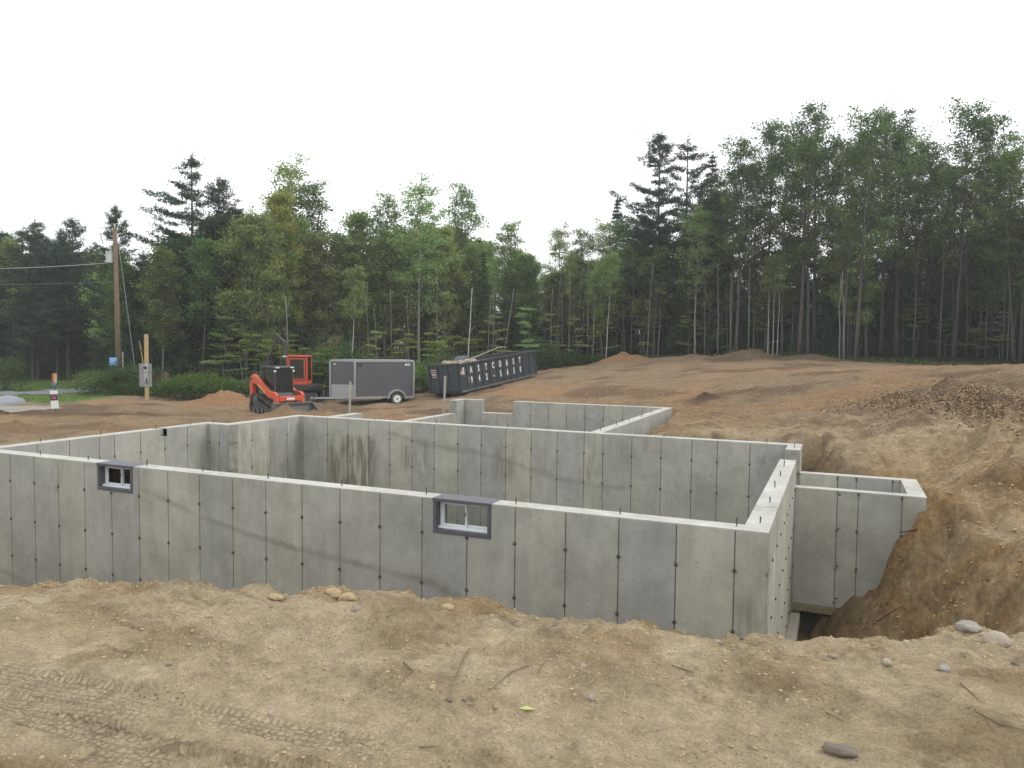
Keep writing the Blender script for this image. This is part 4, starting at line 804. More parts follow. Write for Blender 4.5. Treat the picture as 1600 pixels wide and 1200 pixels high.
for s in (-1, 1):
    y0_, y1_ = (s*.56, s*.72) if s > 0 else (s*.72, s*.56)
    a_ = MB(); a_.prism([(-1.28,1.42),(-1.22,1.66),(-.98,1.74),(-.72,1.62),(.30,1.02),(.82,.98),(.98,.86),(1.02,.34),(.80,.30),(.74,.66),(.30,.72),(-.82,1.30),(-1.02,1.30),(-1.1,1.24)], y0_, y1_)
    ar = a_.build('lift_arm', ORANGE, SK, bevel=.02)
    st_ = MB(); ys = y1_ if s > 0 else y0_; st_.prism([(-.55,1.30),(.1,.96),(.1,.90),(-.55,1.22)], ys+s*.001, ys+s*.006); st_.build('stripe', YEL, ar)
    u_ = MB(); u_.prism([(-1.24,.5),(-1.30,1.35),(-1.1,1.40),(-1.0,.55)], y0_+.02*s, y1_-.02*s if s > 0 else y1_-.02*s); u_.build('rear_link', ORANGE, SK, bevel=.015)
    MB().tube([(-.55, s*.64, .95), (.55, s*.64, .74)], .045, 10).build('lift_cylinder', WORN, SK)
    MB().cyl((-1.1, s*.735, 1.5), .05, .03, 'y', 10).build('pin', WORN, ar)
MB().box((.84, -.555, .56), (1.0, .555, .80)).build('cross_tube', ORANGE, SK, bevel=.02)
bk = MB(); W2_ = .98
prof = [(1.08,.49),(1.12,.53),(1.18,.50),(1.14,.34),(1.17,.14),(1.28,.06),(1.86,.02),(1.86,.0),(1.24,.01),(1.10,.12),(1.06,.30)]
bk.prism(prof, -W2_, W2_); bko = bk.build('bucket', WORN, SK)
for s in (-1, 1): MB().prism([(1.10,.50),(1.22,.50),(1.80,.10),(1.86,.0),(1.20,.0),(1.06,.2)], s*W2_-.012, s*W2_+.012).build('side_plate', WORN, bko)
MB().box((1.001, -.2, .64), (1.006, .2, .73)).build('decal', WHITE, SK)
for s in (-1, 1):
    MB().tube([(.50, s*.46, 1.2), (.62, s*.55, 1.0), (.86, s*.50, .86), (.98, s*.45, .70)], .016, 6).build('hose', BLACK, SK)
    MB().box((.44, s*.46-.05, 1.86), (.50, s*.46+.05, 1.95)).build('work_lamp', LIGHTP, SK, bevel=.01)
MB().tube([(.432, -.30, .74), (.434, .05, 1.25)], .012, 5).build('wiper', BLACK, SK)
MB().tube([(-1.0, -.3, 1.3), (-1.0, -.3, 1.62)], .035, 8).build('exhaust', WORN, SK)
for s in (-.25, .25): MB().box((1.01, s-.06, .12), (1.075, s+.06, .62)).build('quick_attach', BLACK, SK)

# equipment trailer with the mini excavator on it
p = P3(574, 612, 45); ang = yaw_of(RT)+R(4); tz = hz(p.x, p.y)
ET = empty('equipment_trailer', (p.x, p.y, tz), ang, 'low black equipment trailer standing behind the grey enclosed trailer', 'trailer')
b = MB(); b.box((-1.9, -1.05, .52), (2.9, 1.05, .60)); b.box((-1.9, -1.08, .40), (2.9, -.98, .519)); b.box((-1.9, .98, .40), (2.9, 1.08, .519)); b.build('deck', mat('weathered_deck_planks', (.12, .10, .08), .9, noise=(6, .6, (.2, .17, .13))), ET)
for s in (-1, 1):
    for xx in (1.3, 2.15):
        w_ = MB().cyl((xx, s*1.24, .36), .36, .22, 'y', 22).build('wheel', RUBBER, ET, bevel=.03); MB().cyl((xx, s*1.355, .36), .2, .02, 'y', 16).build('rim', BLACK, w_)
    MB().prism([(.85,.74),(2.6,.74),(2.6,.80),(.85,.80)], s*1.24-.14, s*1.24+.14).build('fender', BLACK, ET)
b = MB(); b.tube([(-1.9, -.8, .46), (-3.0, 0, .46)], .05, 6); b.tube([(-1.9, .8, .46), (-3.0, 0, .46)], .05, 6); b.tube([(-3, 0, .46), (-3.3, 0, .46)], .05, 6); b.build('drawbar', BLACK, ET)
MB().tube([(-2.8, .1, 0), (-2.8, .1, .9)], .04, 8).build('jack', BLACK, ET)
MB().box((2.91, -1.0, .5), (3.0, 1.0, .56)).build('ramp_bar', BLACK, ET)
for xx in (-.8, -.4): MB().box((xx, -1.09, .42), (xx+.14, -1.082, .5)).build('reflector', mat('red_reflector', (.5, .02, .02), .3) if xx < -.5 else WHITE, ET)

p = P3(474, 605, 41.5); tz2 = hz(p.x, p.y)+.02
EX = empty('mini_excavator', (p.x, p.y, tz2), ang+R(-6), 'red mini excavator with a tall boxy cab parked behind the track loader', 'excavator')
for s in (-1, 1):
    y0_, y1_ = (.50, .85) if s > 0 else (-.85, -.50); t2 = MB(); pr_ = [(-.95,.08),(-.8,0),(.8,0),(.95,.08),(1.0,.25),(.92,.42),(.8,.48),(-.8,.48),(-.92,.42),(-1.0,.25)]
    t2.prism(pr_, y0_, y1_)
    for k in range(18): xx = -.85+k*.1; t2.box((xx, y0_-.004, .478), (xx+.05, y1_+.004, .50)); t2.box((xx, y0_-.004, -.02), (xx+.05, y1_+.004, .002))
    to = t2.build('track', RUBBER, EX)
    for xx in (-.7, -.35, 0, .35, .7): MB().cyl((xx, s*.86, .16), .1, .03, 'y', 12).build('roller', WORN, to)
MB().box((-.5, -.5, .2), (.5, .5, .58)).build('undercarriage_frame', BLACK, EX, bevel=.03)
b = MB(); b.prism([(-1.15,-.75),(-.85,-.9),(.7,-.9),(.95,-.6),(.95,.6),(.7,.9),(-.85,.9),(-1.15,.75)], .62, .92, axis='z'); b.build('turntable_platform', BLACK, EX, bevel=.04)
b = MB(); b.box((-1.2, .0, .93), (-.1, .88, 1.35)); b.box((-1.2, -.88, .93), (-.66, -.01, 1.45)); b.build('engine_cover', ORANGE, EX, bevel=.08)
# cab at the side facing the clearing
c0, c1, d0, d1, z0_, z1_ = -.62, .50, -.90, -.02, .93, 2.52; t_ = .09
b = MB()
for xx, yy in ((c0, d0), (c1-t_, d0), (c0, d1-t_), (c1-t_, d1-t_)): b.box((xx, yy, z0_), (xx+t_, yy+t_, z1_-.1))
b.box((c0, d0, z0_), (c1, d0+.07, z0_+.24)) if 0 else b.box((c0+t_, d0+.005, z0_), (c1-t_, d0+.07, z0_+.22)); b.box((c0+t_, d1-.07, z0_), (c1-t_, d1-.005, z0_+.3)); b.box((c0+.005, d0+t_, z0_), (c0+.07, d1-t_, z0_+.4)); b.box((c1-.07, d0+t_, z0_), (c1-.005, d1-t_, z0_+.2))
cf = b.build('cab_frame', ORANGE, EX, bevel=.02)
b = MB(); b.box((c0-.02, d0-.02, z1_-.099), (c1+.02, d1+.02, z1_)); b.build('cab_roof', ORANGE, EX, bevel=.03)
b = MB(); xa, xb, za, zb_ = c0+.12, c1-.12, z0_+.26, z1_-.16; b.box((xa, d0-.025, za), (xa+.06, d0-.004, zb_)); b.box((xb-.06, d0-.025, za), (xb, d0-.004, zb_)); b.box((xa+.06, d0-.025, za), (xb-.06, d0-.004, za+.06)); b.box((xa+.06, d0-.025, zb_-.06), (xb-.06, d0-.004, zb_)); dr_ = b.build('cab_door', ORANGE, EX, bevel=.008)
MB().box((xa+.06, d0-.016, za+.06), (xb-.06, d0-.008, zb_-.06)).build('pane', DGLASS, dr_)
MB().box((xa+.07, d0-.045, za+.75), (xa+.10, d0-.0255, za+.95)).build('handle', BLACK, dr_)
MB().box((c0+t_, d0+.03, z0_+.22), (c1-t_, d0+.04, z1_-.1)).build('side_window', DGLASS, EX); MB().box((c0+.02, d0+t_, z0_+.4), (c0+.03, d1-t_, z1_-.1)).build('rear_window', DGLASS, EX); MB().box((c1-.04, d0+t_, z0_+.2), (c1-.03, d1-t_, z1_-.1)).build('front_window', DGLASS, EX)
MB().box((-.35, -.7, .95), (.0, -.25, 1.75)).build('seat', BLACK, EX, bevel=.05)
MB().box((c0-.20, d0+.0, z1_-.10), (c0-.06, d0+.1, z1_-.03)).build('work_lamp', WHITE, EX)
b = MB(); b.tube([(-.7, .35, 1.0), (-1.1, .35, 2.3), (-1.15, .35, 3.2), (-1.6, .35, 3.6)], [.14, .15, .12, .1], 6); EXB = b.build('boom', BLACK, EX)
MB().tube([(-1.55, .35, 3.6), (-2.1, .35, 2.2)], [.1, .07], 6).build('dipper_arm', BLACK, EXB)
MB().prism([(-2.3,1.6),(-1.9,1.65),(-1.95,2.1),(-2.15,2.2),(-2.5,1.95)], .1, .6).build('digging_bucket', BLACK, EXB)
MB().box((1.15, -.8, .05), (1.21, .8, .42)).build('blade', BLACK, EX)

# enclosed cargo trailer: near side faces the camera, nose to the left
pa = P3(554.5, 623, 39.0); pb = P3(646.5, 622, 40.2); dv = pb-pa; ang = math.atan2(dv.y, dv.x); Lt = math.hypot(dv.x, dv.y)
CT = empty('cargo_trailer', (pa.x, pa.y, pa.z-.33), ang, 'dark grey enclosed cargo trailer with pointed nose and silver trim', 'trailer')
Wt = 1.83; nose = 1.12; zb0, zt0 = .33, 2.35; e = .05
side = [(0, 0), (Lt, 0), (Lt, Wt), (0, Wt), (-nose, Wt*.5)]
b = MB(); b.prism([(.02, .02), (Lt-.02, .02), (Lt-.02, Wt-.02), (.02, Wt-.02), (-nose+.03, Wt*.5)], zb0+.04, zt0-.04, axis='z'); b.build('box_body', SKIN, CT)
def edge_strip(mb, a, c, z0, z1, t=.018, out=1):
    a = Vector(a); c = Vector(c); d_ = (c-a).normalized(); n_ = Vector((d_.y, -d_.x)); q4 = [a-n_*.03, c-n_*.03, c+n_*t, a+n_*t]; mb.prism([tuple(q_) for q_ in q4], z0, z1, axis='z')
npan = 3
for k in range(npan):
    x0_, x1_ = .07+k*(Lt-.14)/npan, .07+(k+1)*(Lt-.14)/npan; MB().box((x0_+.004, .006, zb0+.10), (x1_-.004, .019, zt0-.10)).build('side_panel', SKIN, CT)
b = MB()
for a, c_ in zip(side, side[1:]+side[:1]): edge_strip(b, a, c_, zt0-.10, zt0); 
b.prism([(0.02, 0.02), (Lt-.02, .02), (Lt-.02, Wt-.02), (.02, Wt-.02), (-nose+.05, Wt*.5)], zt0-.039, zt0-.003, axis='z'); b.build('roof_trim', ALU, CT)
b = MB()
for a, c_ in zip(side, side[1:]+side[:1]): edge_strip(b, a, c_, zb0, zb0+.10)
b.build('bottom_rail', ALU, CT)
b = MB()
for a in side: b.cyl((a[0], a[1], (zb0+zt0)/2), .055, zt0-zb0-.2, n=8)
b.build('corner_post', ALU, CT)
b = MB(); 
for a, c_ in (((-nose, Wt*.5), (0, 0)), ((0, Wt), (-nose, Wt*.5))): edge_strip(b, Vector(a)*.95+Vector(c_)*.05, Vector(a)*.05+Vector(c_)*.95, zb0+.101, zb0+.72, .006)
b.build('stone_guard', ALU, CT)
b = MB(); cx_, cz_, r_ = Lt*.695, .30, .30; arc = [(cx_+.50*math.cos(a), cz_+.50*math.sin(a)) for a in np.linspace(0, math.pi, 15)]; arc2 = [(cx_+.42*math.cos(a), cz_+.42*math.sin(a)) for a in np.linspace(math.pi, 0, 15)]
b.prism(arc+arc2, -.24, .0); b.build('fender', ALU, CT)
whl = MB(); whl.cyl((cx_, -.12, r_), .315, .2, 'y', 28); wo_ = whl.build('wheel', RUBBER, CT, bevel=.03); rm = MB(); rm.cyl((cx_, -.222, r_), .20, .012, 'y', 24)
for k in range(8): a = k*math.pi/4; rm.cyl((cx_+.135*math.cos(a), -.231, r_+.135*math.sin(a)), .028, .004, 'y', 8)
rm.build('rim', WHITE, wo_); MB().cyl((cx_, -.235, r_), .045, .03, 'y', 12).build('hub', BLACK, wo_)
w2 = MB().cyl((cx_, Wt+.12, r_), .315, .2, 'y', 24).build('wheel', RUBBER, CT, bevel=.03)
MB().tube([(cx_, 0, r_), (cx_, Wt, r_)], .04, 8).build('axle', BLACK, CT)
b = MB(); b.tube([(.1, .25, zb0-.01), (-nose-.85, Wt*.5, zb0-.01)], .04, 6); b.tube([(.1, Wt-.25, zb0-.01), (-nose-.85, Wt*.5, zb0-.01)], .04, 6); b.cyl((-nose-.95, Wt*.5, zb0+.02), .07, .1, n=10); b.build('tongue', ALU, CT)
b = MB(); b.tube([(-nose-.35, Wt*.5-.1, .1), (-nose-.35, Wt*.5-.1, .75)], .035, 8); b.cyl((-nose-.35, Wt*.5-.1, -.02), .10, .05, 'y', 14); b.tube([(-nose-.35, Wt*.5-.1, .72), (-nose-.35, Wt*.5-.3, .72)], .012, 6); b.build('jack', WORN, CT)
MB().box((.16, -.03, zt0-.36), (.36, .005, zt0-.18)).build('side_vent', BLACK, CT, bevel=.01)
def text(body, name, size, m, parent, loc, rot, sx=1, bold=0, shear=0, depth=.004, align='CENTER', parent_inv=True):
    cu = bpy.data.curves.new(name, 'FONT'); cu.body = body; cu.size = size; cu.offset = bold; cu.shear = shear; cu.extrude = depth; cu.align_x = align; cu.align_y = 'CENTER'; cu.resolution_u = 3
    tmp = bpy.data.objects.new('tmp', cu); COL.objects.link(tmp); dg = bpy.context.evaluated_depsgraph_get(); me_ = bpy.data.meshes.new_from_object(tmp.evaluated_get(dg)); bpy.data.objects.remove(tmp)
    me_.materials.clear(); o_ = link(name, me_, m, parent, loc); o_.rotation_euler = rot; o_.scale = (sx, 1, 1); return o_
b = MB(); b.prism([(Lt-.50, zt0-.30), (Lt-.46, zt0-.19), (Lt-.20, zt0-.19), (Lt-.20, zt0-.215), (Lt-.40, zt0-.215), (Lt-.43, zt0-.275), (Lt-.20, zt0-.275), (Lt-.20, zt0-.30)], -.008, .004); b.build('logo', WHITE, CT)
MB().prism([(Lt-.385, zt0-.235), (Lt-.21, zt0-.235), (Lt-.21, zt0-.255), (Lt-.392, zt0-.255)], -.008, .004).build('logo', WHITE, CT)
MB().box((-nose+.14, Wt*.5-.20, zt0-.26), (-nose+.36, Wt*.5-.19, zt0-.21)).build('logo', WHITE, CT)
for xx in (.12, Lt-.12, Lt*.45): MB().box((xx, -.024, zb0+.03), (xx+.07, -.0185, zb0+.07)).build('marker_light', mat('amber_lens', (.5, .2, .03), .3), CT)

# roll-off dumpster: its long side rises to the right on sloping ground
pa = P3(722, 614, 39.0); pb = P3(839, 586, 45.8); dv = pb-pa; Ld = dv.length; ang = math.atan2(dv.y, dv.x); pit = math.atan2(dv.z, math.hypot(dv.x, dv.y))
DG = mat('dumpster_blue_black_paint', (.030, .042, .052), .5, noise=(2.5, .8, (.055, .065, .072)), bump=(8, .2)); DG2 = mat('dumpster_rib_paint', (.036, .048, .056), .5, noise=(5, .8, (.07, .06, .05))); RUSTP = mat('rusty_dumpster_paint', (.10, .06, .045), .85, noise=(8, .8, (.05, .045, .045)))
DU = empty('roll_off_dumpster', tuple(pa), ang, 'long dark roll-off dumpster with white lettering, sloping up to the right', 'dumpster'); DU.rotation_euler = (R(-3.6), -pit, ang)
Hd, Wd = 1.52, 2.1; zf = .12
b = MB(); b.box((0, 0, 0), (Ld, Wd, .12)); b.box((0, 0, .1201), (Ld, .05, Hd)); b.box((0, Wd-.05, .1201), (Ld, Wd, Hd)); b.box((Ld-.05, .0502, .1201), (Ld, Wd-.0502, Hd)); b.build('shell', DG, DU)
nr_ = 11
for k in range(nr_):
    xx = .62+k*(Ld-.72)/(nr_-1); 
    for yy, o_ in ((0, -1), (Wd, 1)): MB().prism([(xx-.05, yy), (xx+.05, yy), (xx+.035, yy+o_*.06), (xx-.035, yy+o_*.06)], .12, Hd-.09, axis='z').build('rib', DG2, DU)
b = MB(); b.box((-.02, -.07, Hd-.09), (Ld+.04, .06, Hd+.01)); b.box((-.02, Wd-.06, Hd-.09), (Ld+.04, Wd+.07, Hd+.01)); b.box((Ld-.06, .0602, Hd-.09), (Ld+.04, Wd-.0602, Hd+.01)); b.build('top_rail', DG2, DU, bevel=.01)
b = MB(); b.box((-.02, -.065, .0), (Ld+.02, -.001, .115)); b.box((-.02, Wd+.001, 0), (Ld+.02, Wd+.065, .115)); b.build('bottom_rail', mat('scuffed_rail', (.09, .10, .10), .6, .2, noise=(6, .8, (.2, .19, .17))), DU)
dm_ = MB(); dm_.box((-.07, .02, .1), (-.012, Wd-.02, Hd)); door = dm_.build('door', DG, DU, bevel=.01)
for yy in (.10, .70, 1.32, 1.92): MB().box((-.14, yy, .14), (-.0702, yy+.10, Hd-.05)).build('rib', DG2, door)
MB().box((-.15, .02, Hd-.04), (-.005, Wd-.02, Hd+.04)).build('rib', DG2, door)
for k, z in enumerate((1.22, 1.10, .98, .86)): MB().box((-.075, 1.50, z), (-.071, 1.85-.03*k, z+.05)).build('warning_sticker', mat('faded_sticker', (.5, .42, .38), .6) if k != 2 else WHITE, door)
MB().box((-.0735, 1.45, .78), (-.0705, 1.70, 1.20)).build('rust_patch', RUSTP, door)
for xx, yy in ((.25, .45), (.25, 1.7), (Ld-.55, .45), (Ld-.55, 1.7)): MB().cyl((xx, yy, -.09), .10, .30, 'y', 14).build('roller', RUSTP, DU)
b = MB(); b.box((0, .55, -.14), (Ld, .70, -.001)); b.box((0, 1.6, -.14), (Ld, 1.75, -.001)); b.build('skid_rail', BLACK, DU)
LET = mat('dumpster_lettering_white', (.72, .73, .72), .55, noise=(14, .35, (.4, .41, .41)))
sp_ = (Ld-.72)/(nr_-1)
for k, ch in enumerate('EASTCOAST'): text(ch, 'letter', .47, LET, DU, (.62+sp_*(k-.5)+.02 if k else .30, -.006, Hd-.42), (R(90), 0, 0), .62, .02)
for k, ch in enumerate('942-5650'): text(ch, 'letter', .47, LET, DU, (.62+sp_*(k+.52), -.006, .56), (R(90), 0, 0), .62, .02)
text('!', 'letter', .44, LET, DU, (.62+sp_*.16, -.006, .60), (R(90), 0, 0), .6, .01)
MB().box((-.0, -.008, Hd-.62), (.18, -.002, Hd-.30)).build('rust_patch', mat('rust_red_patch', (.20, .06, .045), .8), DU) if 0 else MB().box((.02, -.007, Hd-.62), (.19, -.001, Hd-.28)).build('rust_patch', mat('rust_red_patch', (.20, .06, .045), .8), DU)
text('A', 'letter', .24, LET, DU, (.10, -.010, Hd-.48), (R(90), 0, 0), .8, .006)
# debris in the dumpster: things of their own
def du_pt(x, y, z): return DU.matrix_basis @ Vector((x, y, z))
dbm = mat('cardboard_and_plaster', (.42, .32, .25), .9, noise=(3, .7, (.25, .2, .16)))
g_ = np.random.RandomState(3); b = MB()
for k in range(26):
    xx, yy = g_.uniform(.9, 2.7), g_.uniform(.3, 1.7); rt = Matrix.Rotation(g_.uniform(0, 3), 3, 'Z') @ Matrix.Rotation(g_.uniform(-.5, .5), 3, 'X'); c_ = du_pt(xx, yy, Hd-.26+.22*math.exp(-((xx-1.5)/.8)**2)); s_ = g_.uniform(.12, .35, 3)*[1, 1, .35]; b.box(tuple(c_-Vector(s_)), tuple(c_+Vector(s_)), rt, c_)
o = b.build('rubble_heap', dbm); tag(o, 'tan rubble and board scraps heaped inside the left half of the dumpster', 'rubble', kind='stuff')
c_ = du_pt(2.2, 1.3, Hd+.0); b = MB().prism([(-.55, -.1), (-.3, .22), (.15, .26), (.55, .1), (.6, -.1)], -.3, .3); o = b.build('foam_sheet', mat('dark_grey_foam', (.10, .11, .13), .8), bevel=.03); o.location = c_; o.rotation_euler = (0, 0, ang); tag(o, 'dark grey foam offcut on top of the dumpster rubble', 'foam offcut')
a0 = du_pt(.6, .6, Hd-.1); b = MB().tube([a0, a0+Vector((.8, .5, .42)), a0+Vector((1.9, .9, .92)), a0+Vector((2.3, 1.05, 1.02))], [.035, .03, .02, .01], 6); o = b.build('long_branch', mat('pale_dead_wood', (.42, .40, .34), .8)); tag(o, 'long pale branch sticking up out of the dumpster', 'branch')

# utility pole
p = at(186, 44); POLE = mat('treated_pole_wood', (.17, .12, .075), .9, noise=(3, .7, (.10, .075, .05)), bump=(20, .5)); top = P3(183.5, 357, 44); hp = top.z-p[2]
UPO = empty('utility_pole', p, YAW, 'tall brown wooden utility pole with a grey transformer near its top', 'utility pole')
MB().tube([(0, 0, -.3), (-.04, 0, hp*.5), (-.10, 0, hp)], [.16, .14, .105], 14).build('pole', POLE, UPO, smooth=True)
LG = mat('light_grey_enamel', (.46, .48, .48), .45); tz3 = hp-1.75
b = MB(); b.cyl((-.42, -.02, tz3), .20, .62, n=20); b.cyl((-.42, -.02, tz3+.33), .225, .05, n=20); tr3 = b.build('transformer', LG, UPO, smooth=False, bevel=.01)
MB().tube([(-.36, 0, tz3+.35), (-.36, 0, tz3+.62)], [.035, .05], 8).build('bushing', LG, tr3); MB().box((-.25, -.05, tz3-.2), (-.08, .05, tz3-.14)).build('bracket', LG, tr3); MB().box((-.25, -.05, tz3+.12), (-.08, .05, tz3+.18)).build('bracket', LG, tr3)
for zz in (-.22, .12): MB().cyl((-.66, -.05, tz3+zz), .035, .09, 'x', 8).build('terminal', LG, tr3)
MB().tube([(-.75, 0, hp-.72), (-.02, 0, hp-.74)], .03, 6).build('crossarm', LG, UPO); MB().tube([(-.80, 0, hp-1.0), (-.95, 0, hp-.35)], [.035, .05], 8).build('fuse_cutout', LG, UPO)
MB().cyl((-.1, 0, hp+.1), .045, .2, n=8).build('insulator', LG, UPO)
SIGNB = mat('blue_sign', (.12, .30, .62), .5); b = MB().box((-.44, -.21, 1.75), (.02, -.19, 2.22)); b_ = b.build('pole_sign', SIGNB, UPO)
MB().box((-.40, -.2145, 2.10), (-.02, -.2105, 2.17)).build('sign_stripe', mat('pale_blue', (.45, .6, .72), .5), b_); MB().box((-.38, -.2145, 1.98), (-.06, -.2105, 2.03)).build('sign_stripe', mat('pale_blue2', (.45, .62, .66), .5), b_)
MB().tube([(.26, -.05, 0), (.27, -.05, 2.55)], .03, 8).build('conduit', mat('grey_conduit', (.4, .42, .42), .5), UPO)
def wirep(px, py, d_): return P3(px, py, d_)
pw = Vector(p); cY, sY = math.cos(YAW), math.sin(YAW)
def on_pole(z, dx=-.1): return pw+Vector((dx*cY, dx*sY, z))
def wire(a, b_, sag, r, name, label, m_):
    pts = [a.lerp(b_, f)-Vector((0, 0, 4*sag*f*(1-f))) for f in np.linspace(0, 1, 15)]; o = MB().tube(pts, r, 5).build(name, m_); tag(o, label, 'wire')
WIRE = mat('wire_grey', (.33, .34, .35), .6); WIRED = mat('wire_dark', (.10, .10, .10), .6)
za_ = P3(184, 411, 44).z-p[2]; zc_ = P3(184, 440.5, 44).z-p[2]
wire(on_pole(za_), P3(-120, 420, 47), .15, .022, 'power_line', 'upper pale wire running left from the utility pole', WIRE); wire(on_pole(zc_), P3(-120, 444, 47), .1, .016, 'power_line', 'lower thin wire running left from the utility pole', WIRED)
wire(on_pole(hp-.9, .1), Vector(at(216, 43.2)), 0, .012, 'guy_wire', 'slanting guy wire on the right of the utility pole', WIRE)

# meter post
p = at(229.5, 38); LUM = mat('fresh_lumber', (.46, .33, .17), .8, noise=(6, .6, (.34, .24, .12))); tp_ = P3(227, 522, 38).z-p[2]
MP = empty('meter_post', p, YAW+R(-8), 'wooden post carrying a grey board with an electric meter', 'meter post')
MB().box((-.075, -.07, -.2), (.075, .07, tp_)).build('post', LUM, MP, bevel=.008)
MB().tube([(-.10, -.09, 1.75), (-.32, -.09, tp_-.35)], .02, 4).build('brace', LUM, MP)
zt4 = P3(229, 568, 38).z-p[2]; zb4 = P3(229, 604, 38).z-p[2]
BG = mat('grey_plywood', (.27, .265, .27), .8, noise=(4, .5, (.21, .2, .2))); bd = MB().box((-.33, -.12, zb4), (.33, -.075, zt4)).build('backboard', BG, MP, bevel=.006)
ms = MB().box((-.03, -.19, zt4-.42), (.17, -.1205, zt4-.06)).build('meter_socket', LG, bd, bevel=.01); MB().cyl((.07, -.23, zt4-.20), .085, .08, 'y', 18).build('meter', mat('meter_glass', (.05, .055, .06), .1), ms, bevel=.01)
bx = MB().box((-.02, -.18, zb4+.22), (.16, -.1205, zt4-.46)).build('breaker_box', mat('box_grey', (.36, .37, .39), .5), bd, bevel=.008); MB().box((.08, -.215, zb4+.20), (.14, -.181, zb4+.42)).build('outlet', BLACK, bx, bevel=.005)
MB().tube([(.07, -.15, zb4+.21), (.07, -.15, -.1)], .025, 8).build('conduit', LG, MP) if 0 else None

# realtor-like notice post at the left
p = at(86, 31); SP = empty('notice_post', p, YAW+R(14), 'slim post with a white and maroon board and a coloured tag on top', 'sign post')
MB().box((-.03, -.02, -.15), (.03, .02, 1.58)).build('post', mat('weathered_post', (.09, .10, .085), .8), SP)
tgm = [(.5, .08, .04), (.55, .32, .10), (.48, .40, .30), (.16, .16, .45)]
for k, c_ in enumerate(tgm[:3]): MB().box((-.10+k*.06, -.034, 1.22+.04*(k == 0)), (-.042+k*.06, -.022, 1.62)).build('tag_stripe', mat('tag_colour_%d' % k, c_, .6), SP)
MB().box((-.08, -.0345, 1.10), (.03, -.0225, 1.215)).build('tag_stripe', mat('tag_blue', tgm[3], .6), SP)
b0 = MB().box((-.14, -.045, .16), (.14, -.0225, .92)).build('notice_board', WHITE, SP, bevel=.003); b0.rotation_euler = (0, R(-3), 0)
mb_ = MB().box((-.142, -.049, .50), (.142, -.0455, .76)).build('maroon_band', mat('maroon', (.10, .015, .035), .6), b0); text('SOLD', 'letter', .10, mat('pink_lettering', (.5, .25, .32), .6), b0, (0, -.052, .63), (R(90), 0, 0), .8, .002, depth=.001) if 0 else None
for k in range(3): MB().box((-.09+.006*k, -.052, .58+k*.045), (.09-.01*k, -.0492, .60+k*.045)).build('faded_text_line', mat('faded_pink', (.42, .20, .26), .6), b0)

# brown posts and boards behind the meter post
RB = mat('red_brown_boards', (.13, .06, .035), .9, noise=(5, .7, (.07, .04, .03)))
p = at(250, 42.5); BF = empty('board_fence', p, YAW, 'short piece of red-brown board fence between the meter post and the bright shrub', 'fence')
MB().box((.28, -.06, -.1), (.40, .06, 1.45)).build('post', mat('brown_post', (.20, .12, .075), .9), BF, bevel=.01); MB().box((-.80, -.06, -.1), (-.70, .06, 1.3)).build('post', RB, BF)
for k in range(7): MB().box((-.69+k*.136, -.01, .1), (-.69+k*.136+.128, .02, 1.25-.04*(k % 3))).build('board', RB, BF)
p = at(262, 42.6); o = MB().box((-.07, -.06, -.1), (.07, .06, 1.4)).build('dark_post', RB, loc=p, rz=YAW); tag(o, 'dark stub post right of the brown fence post', 'post')

# two grade stakes beyond the foundation
STK = mat('weathered_stake', (.36, .35, .31), .85, noise=(12, .6, (.25, .24, .21)))
for px_, d_, y0, y1, lb in ((546, 24, 646, 596.5, 'grey wooden stake standing in front of the nose of the enclosed trailer'), (694, 26, 650, 587.5, 'grey wooden stake standing in front of the end of the dumpster')):
    a = P3(px_, y1, d_); gz3 = hz(a.x, a.y); o = MB().box((-.035, -.03, min(0, 0)-.3), (.035, .03, a.z-gz3)).build('stake', STK, bevel=.004); o.location = (a.x, a.y, gz3); o.rotation_euler = (R(1), R(1.2), YAW+.2); tag(o, lb, 'stake')

# house glimpsed through the woods
p = at(548, 88); HS = empty('house', (p[0], p[1], p[2]), YAW+R(10), 'house with tan walls and grey roof glimpsed through the trees above the enclosed trailer', 'house')
HWm = mat('tan_siding', (.36, .19, .13), .8); HR = mat('grey_shingles', (.16, .18, .20), .85, noise=(2, .5, (.11, .12, .13)))
MB().box((-5, 0, 0), (5, 7, 5.6)).build('wall', HWm, HS); MB().prism([(-.6, 5.601), (3.5, 9.0), (7.6, 5.601), (7.5, 5.5), (-.5, 5.5)], -5.4, 5.4, axis='x').build('roof', HR, HS)
for xx in (-3.6, -.6, 2.4):
    wd_ = MB().box((xx, -.05, 2.6), (xx+1.2, -.002, 4.0)).build('window', WHITE, HS); MB().box((xx+.08, -.06, 2.68), (xx+1.12, -.0505, 3.92)).build('pane', DGLASS, wd_)
p = at(440, 66); SH = empty('parked_camper', (p[0], p[1], p[2]+.2), YAW, 'pale grey camper body half hidden by trunks behind the loader', 'camper')
b = MB().prism([(-2.2, .5), (2.2, .5), (2.3, 2.4), (1.6, 2.9), (-2.0, 2.9), (-2.3, 2.2)], 0, 2.0); b.build('body', mat('pale_camper_skin', (.42, .40, .40), .5), SH, bevel=.05); MB().box((-1.2, -.02, 1.5), (-.3, -.001, 2.1)).build('window', DGLASS, SH); MB().cyl((.2, .1, .35), .34, .2, 'y', 16).build('wheel', RUBBER, SH)

